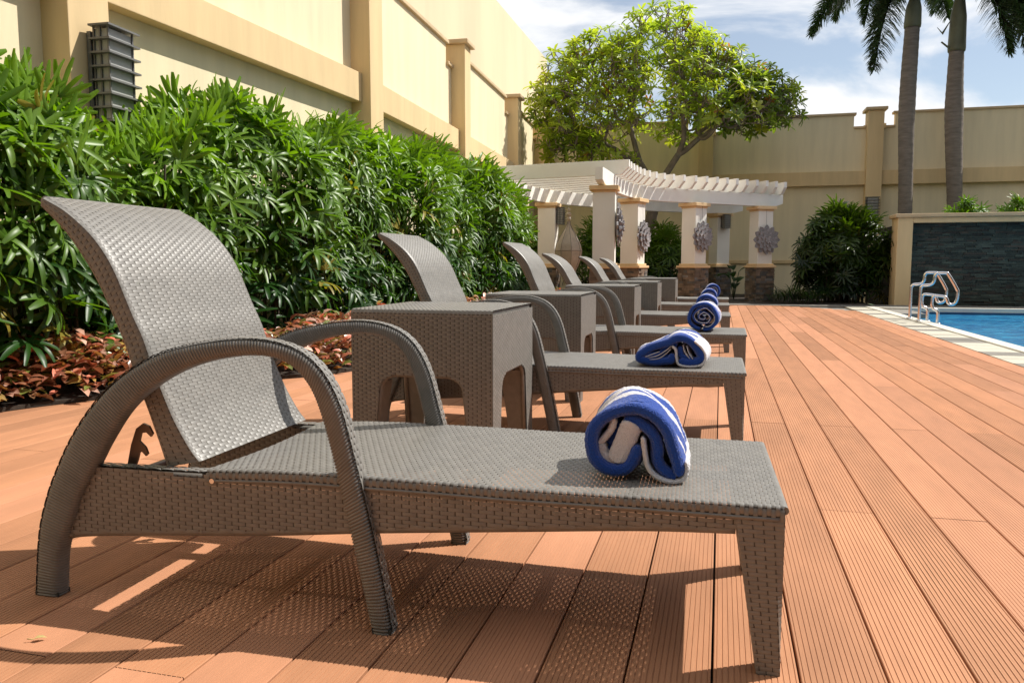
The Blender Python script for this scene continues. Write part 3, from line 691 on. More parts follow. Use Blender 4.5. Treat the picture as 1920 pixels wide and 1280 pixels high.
def towel1(parent):
    mb = MB(); ribbon(mb, zpts([(1215, 1085), (1225, 960), (1165, 800), (1070, 620), (930, 465), (760, 385), (600, 410), (450, 520), (345, 680), (330, 850), (400, 985), (540, 1065), (680, 1050), (770, 940), (820, 800)], **Z1), .028, 0, .235, 1); mb.obj('outer_fold', M_TOW, parent, smooth=True)
    mb = MB(); ribbon(mb, zpts([(1190, 1100), (1060, 1050), (985, 950), (965, 820), (930, 700), (850, 600), (740, 520), (640, 520)], **Z1), .026, .008, .23, 2); mb.obj('inner_fold', M_TOW, parent, smooth=True)
    mb = MB(); ribbon(mb, zpts([(850, 700), (865, 850), (905, 1000), (1000, 1100), (1150, 1150), (1265, 1110), (1300, 1000), (1290, 930)], **Z1), .011, -.001, .233, 3, wob=.0015); mb.obj('hem', M_TOWW, parent, smooth=True)
    mb = MB(); ribbon(mb, zpts([(745, 560), (690, 680), (640, 830), (600, 990)], **Z1), .046, .007, .22, 4); mb.obj('lining_fold', M_TOWW, parent, smooth=True)
    mb = MB(); ribbon(mb, zpts([(545, 520), (525, 640), (450, 745), (390, 800)], **Z1), .016, .014, .22, 5); mb.obj('lining_fold', M_TOWW, parent, smooth=True)
    mb = MB(); ribbon(mb, zpts([(405, 800), (440, 900), (510, 960), (570, 1000)], **Z1), .022, .018, .22, 6); mb.obj('lining_fold', M_TOWW, parent, smooth=True)
    mb = MB(); ribbon(mb, zpts([(500, 580), (560, 640), (560, 800), (520, 880), (470, 860)], **Z1), .04, .035, .21, 7); mb.obj('inner_fold', M_TOW, parent, smooth=True)
Z2 = dict(ox=1045, oz=1008, s=1840.)
def towel2(parent):
    mb = MB(); ribbon(mb, zpts([(1120, 960), (1180, 965), (1260, 965), (1310, 930), (1270, 860), (1190, 790), (1100, 765), (1030, 800), (950, 840), (860, 870), (785, 915), (790, 965), (880, 975), (980, 970), (1060, 960), (1065, 900)], **Z2), .036, 0, .30, 11); mb.obj('outer_fold', M_TOW, parent, smooth=True)
    mb = MB(); ribbon(mb, zpts([(1060, 835), (1090, 870), (1098, 930), (1120, 985), (1200, 1000), (1300, 985), (1338, 920), (1310, 850), (1240, 790)], **Z2), .012, -.002, .30, 12, wob=.001); mb.obj('hem', M_TOWW, parent, smooth=True)
    for j, pl in enumerate(([(830, 948), (930, 925), (1000, 880), (1055, 835)], [(850, 955), (950, 945), (1010, 905), (1050, 860)], [(840, 935), (900, 910), (960, 885)], [(1150, 820), (1165, 880), (1210, 935)], [(1180, 830), (1200, 890), (1235, 940)])):
        mb = MB(); ribbon(mb, zpts(pl, **Z2), .005, .006, .29, 13 + j, wob=.0008); mb.obj('hem', M_TOWW, parent, smooth=True)
    for j, pl in enumerate(([(850, 925), (960, 905), (1040, 815), (1100, 830)], [(1120, 840), (1140, 920), (1230, 940)], [(860, 962), (960, 955), (1030, 915)])):
        mb = MB(); ribbon(mb, zpts(pl, **Z2), .03, .012, .29, 23 + j, wob=.001); mb.obj('inner_fold', M_TOW, parent, smooth=True)
def towel_roll(parent, wd, ht, seed):
    rs = np.random.RandomState(seed); a, b = wd/2 - .013, ht/2 - .013; cz = ht/2
    pts = []
    for k in range(15):
        th = -pi/2 + k/14 * 2*pi * .97; pts.append((a*cos(th)*(1 + .04*sin(3*th + seed)), cz + b*sin(th)*(1 - .03*cos(2*th))))
    mb = MB(); ribbon(mb, pts, .026, 0, .30, seed, wob=.0018); mb.obj('outer_fold', M_TOW, parent, smooth=True)
    sp = []; turns = 2.3
    for k in range(26):
        t = k/25; th = -pi/2 + t * turns * 2*pi; r = (1 - t) * .78 + .10; sp.append((a*r*cos(th) * (1 + .12*sin(2*th + seed)), cz + b*r*sin(th)*(1 + .10*cos(3*th + seed))))
    mb = MB(); ribbon(mb, sp, .017, .006, .29, seed+1, wob=.001); mb.obj('inner_fold', M_TOW, parent, smooth=True)
    sp2 = [(x*.93 + .002, cz + (z - cz)*.93) for x, z in sp]
    mb = MB(); ribbon(mb, sp2, .005, .001, .29, seed+2, wob=.001); mb.obj('hem', M_TOWW, parent, smooth=True)
tw = empty('rolled_towel', (-.165, 1.655, .338), radians(3), label='loosely rolled blue and white striped towel with white lining showing, on the nearest lounger', cat='towel', group='striped pool towels on the loungers'); towel1(tw)
tw = empty('rolled_towel', (-.215, 3.60, .341), radians(-3), label='wide flattened blue and white towel slumped on the second lounger', cat='towel', group='striped pool towels on the loungers'); towel2(tw)
for i, (x, y, z, wd, ht, lab) in enumerate(((-.113, 5.60, .340, .215, .20, 'round blue towel roll with white scroll lines on the third lounger'), (-.125, 7.60, .338, .20, .185, 'blue and white towel roll on the fourth lounger, half hidden by the one before'),
        (-.130, 9.60, .338, .19, .18, 'blue and white towel roll on the fifth lounger'), (-.10, 11.30, .338, .20, .20, 'topmost small towel roll in the picture, on the farthest lounger'))):
    tw = empty('rolled_towel', (x, y, z), radians(-3 + i*2), label=lab, cat='towel', group='striped pool towels on the loungers'); towel_roll(tw, wd, ht, 40 + i*5)

# ------------------------------------------------------------------ pergola
pg = empty('pergola', (-1.6, 16.4, 0), label='curved white pergola on stone based columns at the far end of the deck', cat='pergola')
pgl = np.array([-1.6, 16.4, 0.0])
def pobj(mb, name, m, parent=pg, bv=None, smooth=False, **kw):
    for i in range(len(mb.v)): mb.v[i] = mb.v[i] - pgl
    o = mb.obj(name, m, parent, smooth=smooth, **kw)
    if bv: bevel(o, bv, 2)
    return o
def rotM(c, ang):
    return (np.array([[cos(ang), -sin(ang), 0], [sin(ang), cos(ang), 0], [0, 0, 1]]), np.array([c[0], c[1], 0.0]))
def col_angle(c, alpha):
    # face with the carving has normal at angle so that it shows sin(alpha) of its width to the camera
    tc_ = -np.array(c); tc_ = tc_ / np.linalg.norm(tc_); r_ = np.array([-tc_[1], tc_[0]])
    n_ = sin(alpha) * tc_ + cos(alpha) * r_
    return atan2(n_[1], n_[0]), n_
COLS = [((-1.82, 12.62), 4), ((-1.64, 15.13), 23), ((-.55, 16.51), 39), ((.81, 17.80), 58), ((-3.42, 15.75), 12), ((-.06, 19.95), 55)]
fn = []
for c, al in COLS:
    ang, n_ = col_angle(c, radians(al)); fn.append((ang, n_)); Mx = rotM(c, ang); hw = .175
    m1 = MB(); m1.box(-hw, hw, -hw, hw, .79, 2.0, M=Mx); cl = pobj(m1, 'column', M_COLW, bv=.006)
    m1 = MB(); m1.box(-hw-.012, hw+.012, -hw-.012, hw+.012, 1.94, 1.975, M=Mx); m1.box(-hw-.055, hw+.055, -hw-.055, hw+.055, 1.976, 2.045, M=Mx); pobj(m1, 'capital', M_TRIM, cl, bv=.008)
    m1 = MB(); m1.box(-hw-.07, hw+.07, -hw-.07, hw+.07, .745, .79, M=Mx); m1.box(-hw-.03, hw+.03, -hw-.03, hw+.03, .791, .83, M=Mx); pobj(m1, 'base_moulding', M_TRIM, cl, bv=.008)
    m1 = MB(); hb = hw + .03; m1.box(-hb, hb, -hb, hb, -.05, .744, col=(.08, .06, .045), M=Mx)
    z = 0.0
    while z < .74:
        h = R.uniform(.035, .06); z1 = min(z + h - .003, .744)
        for k in range(4):
            x = -hb - .01
            while x < hb:
                l = R.uniform(.07, .20); x2 = min(x + l - .003, hb + .012); v = R.uniform(.55, 1.5); base = np.array([.20, .145, .10]) if R.random() < .7 else np.array([.15, .14, .125])
                q = MB(); q.box(x, x2, -hb - R.uniform(.006, .025), -hb + .002, z, z1)
                a2 = k * pi / 2; Rm = np.array([[cos(a2), -sin(a2), 0], [sin(a2), cos(a2), 0], [0, 0, 1]])
                m1.add((q.v[0] @ Rm.T) @ Mx[0].T + Mx[1], np.concatenate(q.q), col=tuple(base * v)); x += l
        z += h
    pobj(m1, 'stone_cladding', M_STONE, cl, kind='stuff')
def beam(path, z0, z1, wd, name='beam'):
    p = resample(smoothpts(path), 40); t = np.gradient(p, axis=0); t /= np.linalg.norm(t, axis=1)[:, None]; nn = np.stack([-t[:, 1], t[:, 0]], 1)
    sec = []
    for i in range(len(p)):
        a = p[i] + nn[i]*wd/2; b = p[i] - nn[i]*wd/2
        zz0 = z0 + (0.07 if i in (0, len(p)-1) else (.02 if i in (1, len(p)-2) else 0))
        sec.append([(a[0], a[1], zz0), (b[0], b[1], zz0), (b[0], b[1], z1), (a[0], a[1], z1)])
    m1 = MB(); m1.grid(np.array(sec)[:, ::-1], closed_u=True); m1.add(sec[0], [(0, 1, 2, 3)]); m1.add(sec[-1], [(3, 2, 1, 0)]); pobj(m1, name, M_WHITE, bv=.006)
    return p
fb = beam([(-1.86, 12.25), (-1.83, 12.9), (-1.80, 14.0), (-1.62, 15.13), (-1.18, 15.95), (-.55, 16.51), (.2, 17.25), (.81, 17.80), (1.22, 18.2)], 2.05, 2.31, .12)
bb = beam([(-3.78, 13.35), (-3.72, 14.3), (-3.42, 15.75), (-2.6, 17.3), (-1.4, 18.9), (-.06, 19.95), (.45, 20.3)], 2.05, 2.31, .12)
nra = 21
fi0 = np.interp(13.48, fb[:, 1], np.arange(40)); bj0 = np.interp(13.75, bb[:, 1], np.arange(40))
for j in range(nra):
    f = j / (nra - 1)
    gi = fi0 + f * (38.6 - fi0); a = np.array([np.interp(gi, np.arange(40), fb[:, 0]), np.interp(gi, np.arange(40), fb[:, 1])])
    gj = bj0 + f * (38.2 - bj0); b = np.array([np.interp(gj, np.arange(40), bb[:, 0]), np.interp(gj, np.arange(40), bb[:, 1])])
    d = (a - b) / np.linalg.norm(a - b); e0 = b - d*.42; e1 = a + d*.30; nn = np.array([-d[1], d[0]]) * .034
    Lr = np.linalg.norm(e1 - e0); prof = [(0, 2.42), (0, 2.56), (Lr, 2.56), (Lr, 2.44), (Lr - .14, 2.312), (.14, 2.312)]
    V = [];
    for s in (1, -1):
        for (x, z) in prof: q = e0 + d*x + nn*s; V.append((q[0], q[1], z))
    n6 = 6; Q = [(i, (i+1) % n6, n6+(i+1) % n6, n6+i) for i in range(n6)]; T = [(0, 1, 2), (0, 2, 3), (0, 3, 4), (0, 4, 5)]; T = [t[::-1] for t in T] + [(a_+6, b_+6, c_+6) for a_, b_, c_ in T]
    m1 = MB(); m1.add(V, Q, T); pobj(m1, 'rafter', M_WHITE, bv=.004)

# carved flower panels hung on the columns
def petal(mb, r0, r1, wd, ang, z, th, cup=0.02):
    n = 7; t = np.linspace(0, 1, n); wv = wd * np.sin(np.clip(t * .93 + .07, 0, 1) * pi) ** .75; rr = r0 + (r1 - r0) * t
    P = []
    for i in range(n):
        zz = z + cup * t[i]**2
        P.append([(-wv[i]/2, rr[i], zz - th), (-wv[i]/2, rr[i], zz), (0, rr[i], zz + .012*(1 - t[i]) - .006), (wv[i]/2, rr[i], zz), (wv[i]/2, rr[i], zz - th)])
    P = np.array(P); c, s = cos(ang), sin(ang); x = P[..., 0]*c - P[..., 1]*s; y = P[..., 0]*s + P[..., 1]*c; P = np.stack([x, y, P[..., 2]], -1)
    mb.grid(P); mb.grid(P[:, [4, 0]])
fl = None
def flower_root():
    root = empty('carved_flower_panel'); RR = .30
    for nme, n, r0, r1, wd, z, off in (('outer_petal', 12, .10, .315, .140, .045, 0), ('middle_petal', 12, .07, .255, .115, .08, pi/12), ('inner_petal', 10, .03, .17, .075, .100, 0), ('heart_petal', 7, .0, .09, .045, .125, .2)):
        for k in range(n):
            m1 = MB(); petal(m1, r0, r1, wd, off + 2*pi*k/n, z, .028)
            v = m1.v[0]
            for i in range(len(m1.v)): q = m1.v[i]; m1.v[i] = np.stack([q[:, 2], q[:, 0], q[:, 1]], 1)   # face along +x
            m1.obj(nme, M_CARVE, root)
    m1 = MB(); m1.tube([(0, 0, 0), (.05, 0, 0)], [.17, .15], 20); m1.obj('backing', M_CARVE, root)
    m1 = MB(); m1.tube([(.03, 0, .25), (.02, 0, .62)], .003, 5); m1.obj('cord', M_WIRE, root)
    return root
F0 = flower_root()
zc_ = [1.42, 1.33, 1.37, 1.335]
labs = ['carved grey wooden flower seen edge on beside the nearest pergola column', 'carved pale flower, second from the left, in bright light on a pergola column', 'carved grey wooden flower on the third front column beside the lattice lamp', 'carved bluish grey flower on the rightmost front pergola column']
for i in range(4):
    o = F0 if i == 0 else copy_tree(F0); ang, n_ = fn[i]; c = np.array(COLS[i][0]); p = c + n_ * .178
    o.location = (p[0], p[1], zc_[i]); o.rotation_euler = (0, 0, ang); o.scale = (1, 1, 1); tagp(o, labs[i], 'wood carving', 'carved wooden flowers on the pergola columns')

# louvred wall lamps
def lamp_root(D=.15, Wd=.25, Hh=.70, nl=8, over=.045):
    # attached at x=0 (mount), protruding +x, width along y
    root = empty('wall_lamp')
    m1 = MB(); m1.box(-.02, .012, -Wd/2 - .02, Wd/2 + .02, .06, Hh - .04); m1.obj('mounting_plate', M_LAMP, root)
    m1 = MB(); m1.box(.03, D, -Wd/2, Wd/2, .02, Hh - .02); m1.obj('diffuser', M_LAMPG, root)
    for k in range(nl):
        z = Hh * k / (nl - 1); m1 = MB(); m1.box(.013, D + over, -Wd/2 - over, Wd/2 + over, z - .007, z + .007); m1.obj('louvre', M_LAMP, root)
    for (x, y) in ((D + .005, -Wd/2 - .005), (D + .005, Wd/2 + .005), (D/2 + .01, -Wd/2 - .006), (.03, -Wd/2 - .005)):
        m1 = MB(); m1.box(x - .006, x + .006, y - .006, y + .006, 0.0, Hh); m1.obj('upright', M_LAMP, root)
    return root
LP = lamp_root()
LP.location = (-4.62, 5.19, 1.88); LP.rotation_euler = (0, 0, radians(2)); tagp(LP, 'large grey louvred lamp on the left wall pilaster above the hedge', 'wall lamp', 'louvred outdoor wall lamps')
ang5, n5 = fn[4]; ang6, n6_ = fn[5]
for loc, rz, sc_, lab in (((COLS[4][0][0] + n5[0]*.18, COLS[4][0][1] + n5[1]*.18, 1.62), ang5, (.9, .62, .47), 'small dark louvred lamp on the pergola column beside the hanging lantern'),
        ((COLS[5][0][0] + n6_[0]*.18, COLS[5][0][1] + n6_[1]*.18, 1.68), ang6 - .0, (.9, .62, .47), 'small dark louvred lamp on the rear pergola column between two carved flowers'),
        ((-4.50, 13.9, 1.45), 0, (1, 1, 1), 'louvred lamp half hidden by the hedge at the left end of the pergola'), ((3.70, 22.08, 2.0), -pi/2, (1, 1, .75), 'small louvred lamp on the far wall pilaster above the dark shrub')):
    o = copy_tree(LP); o.location = loc; o.rotation_euler = (0, 0, rz); o.scale = sc_; tagp(o, lab, 'wall lamp', 'louvred outdoor wall lamps')

# hanging lantern
ln_root = empty('hanging_lantern', (-2.71, 14.25, .60), label='long spindle shaped pale lantern hanging from the pergola on a cord', cat='lantern')
profz = [(0, .10), (.04, .115), (.15, .165), (.30, .225), (.44, .25), (.50, .245), (.60, .215), (.75, .135), (.88, .06), (.95, .03), (1.0, .028)]
pz = smoothpts(profz); nr = 16; P = []
for (z, r) in pz:
    P.append([(r * (1 if k % 2 else .94) * cos(2*pi*k/nr), r * (1 if k % 2 else .94) * sin(2*pi*k/nr), z) for k in range(nr)])
m1 = MB(); m1.grid(np.array(P), closed_u=True); m1.obj('shade', M_LANT, ln_root)
for k in range(1, nr, 2):
    m1 = MB(); m1.tube([((r+.002) * cos(2*pi*k/nr), (r+.002) * sin(2*pi*k/nr), z) for z, r in pz[::4]], .004, 5); m1.obj('rib', M_WIRE, ln_root)
m1 = MB(); m1.tube([(.248*cos(2*pi*k/24), .248*sin(2*pi*k/24), .46) for k in range(25)], .004, 5, cap=False); m1.obj('hoop', M_WIRE, ln_root)
for z, r in ((1.04, .045), (1.12, .05), (1.20, .035)):
    m1 = MB(); m1.tube([(0, 0, z - r), (0, 0, z - r*.7), (0, 0, z), (0, 0, z + r*.7), (0, 0, z + r)], [.005, r*.72, r, r*.72, .005], 12); m1.obj('bead', M_LANT, ln_root, smooth=True)
m1 = MB(); m1.tube([(0, 0, 1.2), (0, 0, 1.80)], .004, 5); m1.obj('cord', M_COLW, ln_root)

# ------------------------------------------------------------------ pool rails
prof = smoothpts([(0, 0), (0, .25), (0, .50), (.012, .545), (.05, .57), (.14, .578), (.19, .60), (.215, .65), (.22, .71), (.24, .75), (.28, .765), (.40, .765), (.43, .75), (.52, .62), (.585, .51), (.598, .47), (.590, .36), (.56, .295), (.50, .272), (.455, .30), (.43, .36), (.39, .395), (.25, .41), (.21, .39), (.198, .34), (.20, .25), (.225, .205), (.275, .18), (.298, .14), (.30, .05), (.30, -.06)])
for i, (x, y, lab) in enumerate(((2.70, 12.62, 'stainless steel pool handrail farther from the camera'), (2.705, 12.08, 'stainless steel pool handrail nearer to the camera'))):
    rt_ = empty('pool_handrail', (x, y, .018), radians(-14), label=lab, cat='handrail', group='pair of bent steel pool handrails')
    m1 = MB(); m1.tube([(s*.76, 0, z*.88) for s, z in prof], .0215, 10); m1.obj('rail', M_STEEL, rt_, smooth=True)
    for s, zz in ((0, 0), (.228, -.035)):
        m1 = MB(); m1.tube([(s, 0, zz), (s, 0, zz + .014), (s, 0, zz + .022)], [.048, .045, .026], 14); m1.obj('flange', M_STEEL, rt_, smooth=True)

# ------------------------------------------------------------------ vegetation helpers
def frame_from(d, up=(0, 0, 1)):
    d = d / np.linalg.norm(d); u = np.array(up, float); s = np.cross(d, u)
    if np.linalg.norm(s) < 1e-3: s = np.array([1.0, 0, 0])
    s /= np.linalg.norm(s); n = np.cross(s, d); return d, s, n
def fan_leaf(rs, nseg=8, Ls=.19, nsec=6, width=.024, droop=1.0, petiole=.14, spread=200, lift=.30):
    # local frame: +x outward, +z up; base of blade at origin. returns verts, quads
    V = []; Q = []; n0 = 0
    for k in range(nseg):
        phi = radians((k / (nseg - 1) - .5) * spread + rs.uniform(-6, 6)); L_ = Ls * rs.uniform(.8, 1.12) * (1 - .18*abs(k/(nseg-1) - .5)*2); wd = width * rs.uniform(.75, 1.2)
        d0 = np.array([cos(phi), sin(phi), lift + rs.uniform(-.1, .15)]); d0 /= np.linalg.norm(d0); sd = np.array([-sin(phi), cos(phi), 0]); p = np.zeros(3)
        dr = droop * rs.uniform(.6, 1.4)
        rows = []
        for i in range(nsec + 1):
            t = i / nsec; wv = wd * (min(1, .25 + t * 2.6)) * (1 if t < .75 else 1 - (t - .75) * 2.0)
            dd = d0 + np.array([0, 0, -1]) * dr * t**1.3 * 1.7; dd /= np.linalg.norm(dd)
            nn = np.cross(dd, sd); rows.append([p - sd*wv/2 + nn*wv*.10, p - nn*wv*.10, p + sd*wv/2 + nn*wv*.10]); p = p + dd * L_ / nsec
        rows = np.array(rows).reshape(-1, 3)
        for i in range(nsec):
            for j in range(2): a = n0 + i*3 + j; Q.append((a, a+1, a+4, a+3))
        V.append(rows); n0 += len(rows)
    if petiole > 0:
        pr = []; 
        for i in range(4):
            t = i / 3; c = np.array([-petiole * t, 0, -.06 * t - .25*petiole*t*t]); pr += [c + (0, -.002, 0), c + (0, .002, 0), c + (0, 0, -.003)]
        pr = np.array(pr)
        for i in range(3):
            for j in range(3): a = n0 + i*3 + j; b = n0 + i*3 + (j+1) % 3; Q.append((a, b, b+3, a+3))
        V.append(pr)
    return np.concatenate(V), np.array(Q)
rsf = np.random.RandomState(3)
FANS_UP = [fan_leaf(rsf, nseg=rsf.randint(6, 9), droop=rsf.uniform(.0, .3), width=.026, spread=170) for _ in range(7)]
FANS_DR = [fan_leaf(rsf, nseg=rsf.randint(7, 11), droop=rsf.uniform(.2, .85), width=.027, spread=265, lift=.16) for _ in range(9)]
FANS_LO = [fan_leaf(rsf, nseg=8, droop=rsf.uniform(.4, 1.0), nsec=3, width=.026, petiole=0, spread=260, lift=.12) for _ in range(6)]
def fan_matrix(rs, outdir, upness, scale):
    d = np.array(outdir, float); d /= np.linalg.norm(d)
    if upness <= .55:   # open star fan: blade faces outwards and up, petiole comes from behind
        nn = d * rs.uniform(.35, .95) + np.array([0, 0, 1.0]) * rs.uniform(.3, 1.0) + rs.normal(0, .28, 3); nn /= np.linalg.norm(nn)
        dd = d + np.array([0, 0, -.55 + upness]); dd = dd - nn * dd.dot(nn); dd /= np.linalg.norm(dd); sd = np.cross(nn, dd)
        a = rs.uniform(-.5, .5); d2 = dd*cos(a) + sd*sin(a); s2 = -dd*sin(a) + sd*cos(a); return np.stack([d2, s2, nn], 1) * scale
    d = d * (1 - upness) + np.array([0, 0, 1.0]) * upness; d /= np.linalg.norm(d)
    d, s, n = frame_from(d); roll = rs.uniform(-.5, .5); s2 = s*cos(roll) + n*sin(roll); n2 = -s*sin(roll) + n*cos(roll)
    return np.stack([d, -s2, n2], 1) * scale
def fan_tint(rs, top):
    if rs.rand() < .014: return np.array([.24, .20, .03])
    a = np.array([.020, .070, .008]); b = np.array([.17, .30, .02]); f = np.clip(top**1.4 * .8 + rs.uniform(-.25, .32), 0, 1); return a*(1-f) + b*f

def lady_palm(name, specs, label, cat, n_parts, seed, loc, stems, group=None, kind=None, tm_=1.0):
    # specs: list of (pos, outdir, upness, scale, topness, dist) ; nearest n_parts become parts of their own
    rs = np.random.RandomState(seed); root = empty(name, loc, label=label, cat=cat, group=group); loc = np.array(loc, float)
    specs = sorted(specs, key=lambda s: s[5]); mbx = MB(); tm = {}
    for i, (p, od, up, scl, top, dist) in enumerate(specs):
        M = fan_matrix(rs, od, up, scl)
        if i < n_parts:
            kk = (rs.randint(7), 0) if up > .55 else (rs.randint(9), 1); tq = int(top * 3.99) + 4*(rs.rand() < .3); key = (kk, tq)
            if key not in tm:
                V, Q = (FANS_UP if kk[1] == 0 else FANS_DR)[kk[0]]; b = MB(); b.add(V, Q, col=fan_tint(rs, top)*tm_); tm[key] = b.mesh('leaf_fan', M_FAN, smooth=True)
            o = link('leaf_fan', tm[key], root)
            from mathutils import Matrix
            mm = Matrix.Identity(4)
            for a_ in range(3):
                for b_ in range(3): mm[a_][b_] = M[a_][b_]
            mm[0][3], mm[1][3], mm[2][3] = (p - loc); o.matrix_local = mm
        else:
            V, Q = (FANS_LO[rs.randint(6)] if dist > 8 else (FANS_UP[rs.randint(7)] if up > .55 else FANS_DR[rs.randint(9)]))
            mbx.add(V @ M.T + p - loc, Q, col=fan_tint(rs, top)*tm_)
    if mbx.n: mbx.obj('foliage', M_FAN, root, smooth=True, kind='stuff')
    m1 = MB()
    for (a, b) in stems:
        a = np.array(a) - loc; b = np.array(b) - loc; mid = (a + b)/2 + rs.normal(0, .03, 3); m1.tube([a, mid, b], [.011, .010, .008], 5, cap=False)
    if stems: m1.obj('stems', M_STEM, root, smooth=True, kind='stuff')
    return root
def shrub_specs(c, rx, ry, h, n, seed, scl=(1.0, 1.4), base=.15):
    rs = np.random.RandomState(seed); S_ = []; st = []
    for i in range(n):
        th = rs.uniform(0, 2*pi); t = rs.rand() ** .6; rr = rs.uniform(.55, 1.0) if rs.rand() < .75 else rs.uniform(0, .55)
        prof_ = sqrt(max(.02, 1 - max(0, (t - .45) / .55) ** 2)) * (0.75 + .25*min(1, t / .3))
        lump = 1 + .12*sin(3*th + c[0]) + .08*sin(7*th)
        p = np.array([c[0] + rx*rr*prof_*cos(th)*lump, c[1] + ry*rr*prof_*sin(th)*lump, base + (h*lump - base)*t])
        od = np.array([cos(th), sin(th), 0]); d = np.linalg.norm(p[:2]) + rs.uniform(0, .3)
        S_.append((p, od, .15 + .75 * t**2 * rs.uniform(.6, 1), rs.uniform(*scl), t, d))
    for i in range(int(n/9)):
        th = rs.uniform(0, 2*pi); r = rs.uniform(0, .6); a = (c[0] + rx*r*cos(th), c[1] + ry*r*sin(th), 0); st.append((a, (a[0], a[1], h*rs.uniform(.5, .85))))
    return S_, st

# hedge along the wall
hedge_path = np.array([(1.2, -3.95, -4.95, 1.75), (3.0, -3.85, -4.85, 1.84), (3.8, -3.78, -4.8, 1.86), (4.3, -3.72, -4.75, 1.70), (4.7, -3.66, -4.7, 1.66), (5.4, -3.56, -4.6, 2.00), (6.2, -3.50, -4.5, 2.10), (7.0, -3.45, -4.45, 2.08), (8.2, -3.40, -4.45, 2.20), (9.6, -3.32, -4.45, 2.22), (11.0, -3.22, -4.45, 2.18), (12.2, -3.12, -4.4, 2.12), (13.0, -3.10, -4.2, 1.95), (13.5, -3.25, -4.0, 1.75)])
rsH = np.random.RandomState(21); specs = []; stems = []
for i in range(3300):
    y = 1.3 + 12.2 * rsH.rand() ** (1.18)
    xf = np.interp(y, hedge_path[:, 0], hedge_path[:, 1]); xb = np.interp(y, hedge_path[:, 0], hedge_path[:, 2]); ht = np.interp(y, hedge_path[:, 0], hedge_path[:, 3])
    lump = .10*sin(y*2.3) + .07*sin(y*5.1 + 1) ; ht += .09*sin(y*3.3 + 2) + .06*sin(y*8)
    u = rsH.rand()
    if u < .60:     # front face
        t = rsH.rand() ** .8; z = .30 + (ht - .35)*t; x = xf + lump*.8 - .18*max(0, t - .7)/.3 - .15*max(0, .35 - t) - abs(rsH.normal(0, .10)); od = (1, rsH.uniform(-.7, .5) - .15, 0); up = (rsH.uniform(.58, .85) if rsH.rand() < .10 + .22*t else .05 + .4 * t**3 + rsH.uniform(-.05, .2))
    elif u < .85:   # top
        z = ht - rsH.uniform(0, .16); x = xf - .15 + (xb - xf + .15) * rsH.rand(); t = 1; a = rsH.uniform(0, 6.28); od = (cos(a) + .4, sin(a), 0); up = (rsH.uniform(.2, .5) if rsH.rand() < .5 else rsH.uniform(.6, .95)); z -= .0 if up > .55 else .03
    else:  # inner fans, leaf colour darkened to paint in the hedge's deep shade
        t = rsH.rand(); z = .3 + (ht - .4) * t; x = xf - .25 - .5*rsH.rand(); od = (1, rsH.uniform(-1, 1), 0); up = .3; t *= .2
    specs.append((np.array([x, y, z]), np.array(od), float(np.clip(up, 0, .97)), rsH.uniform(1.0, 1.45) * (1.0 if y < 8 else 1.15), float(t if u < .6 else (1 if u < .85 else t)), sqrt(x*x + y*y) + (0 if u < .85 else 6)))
for i in range(420):
    y = 1.3 + 12.2*rsH.rand(); xf = np.interp(y, hedge_path[:, 0], hedge_path[:, 1]); x = xf - .12 - .6*rsH.rand(); stems.append(((x, y, 0), (x + rsH.normal(0, .05), y + rsH.normal(0, .05), 1.5)))
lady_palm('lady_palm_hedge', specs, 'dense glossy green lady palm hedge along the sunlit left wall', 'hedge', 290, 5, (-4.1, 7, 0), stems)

# shrubs round the pergola and the far wall
SH = [((2.45, 17.75), .98, .60, 1.72, 760, 31, (1.2, 1.7), 'large dark lady palm bush between the pergola and the framed slate wall', 40),
      ((-2.65, 17.6), .75, .5, 1.55, 260, 32, (1.2, 1.6), 'green lady palm bush behind the hanging lantern', 20),
      ((-1.35, 18.9), .80, .5, 1.45, 300, 33, (1.2, 1.6), 'lady palm bush with glinting leaves between the second and third front columns', 20),
      ((-4.0, 16.6), .6, .6, 1.5, 160, 36, (1.2, 1.6), 'lady palm bush at the left rear of the pergola by the wall', 10)]
for c, rx, ry, h, n, sd, scl, lab, npz in SH:
    S_, st = shrub_specs(c, rx, ry, h, n, sd, scl); lady_palm('lady_palm_shrub', S_, lab, 'shrub', npz, sd, (c[0], c[1], 0), st, group='lady palm bushes at the far end', tm_=.32 if sd == 31 else .7)  # large bush gets a darker leaf tint standing in for the shade on it
for (c, n, sd, lab) in (((4.9, 18.4), 60, 41, 'small palm seedling on top of the slate wall beside the right palm trunk'), ((5.9, 18.4), 45, 42, 'sparse small palm seedling on top of the slate wall at the right edge')):
    rs = np.random.RandomState(sd); S_ = []
    for i in range(n):
        th = rs.uniform(0, 6.28); r = rs.uniform(0, .42); z = 1.80 + rs.uniform(0, .16) + (.18 if r < .15 else 0)
        S_.append((np.array([c[0] + r*cos(th), c[1] + .5*r*sin(th), z]), np.array([cos(th), sin(th), 0]), rs.uniform(.2, .8), rs.uniform(.8, 1.25), .8, 18 + rs.rand()))
    lady_palm('potted_palm', S_, lab, 'plant', 8, sd, (c[0], c[1], 1.55), [((c[0], c[1], 1.55), (c[0], c[1], 1.9))], group='small plants above the slate wall')
# planter soil behind the slate wall
mb = MB(); mb.box(3.4, 12, 17.56, 19.2, 1.2, 1.60); mb.box(3.4, 12, 17.56, 17.62, -.1, 1.2); mb.box(3.4, 3.5, 17.56, 20.6, -.1, 1.199); mb.obj('raised_planter', M_SOIL, label='raised soil planter behind the framed slate wall', cat='planter')

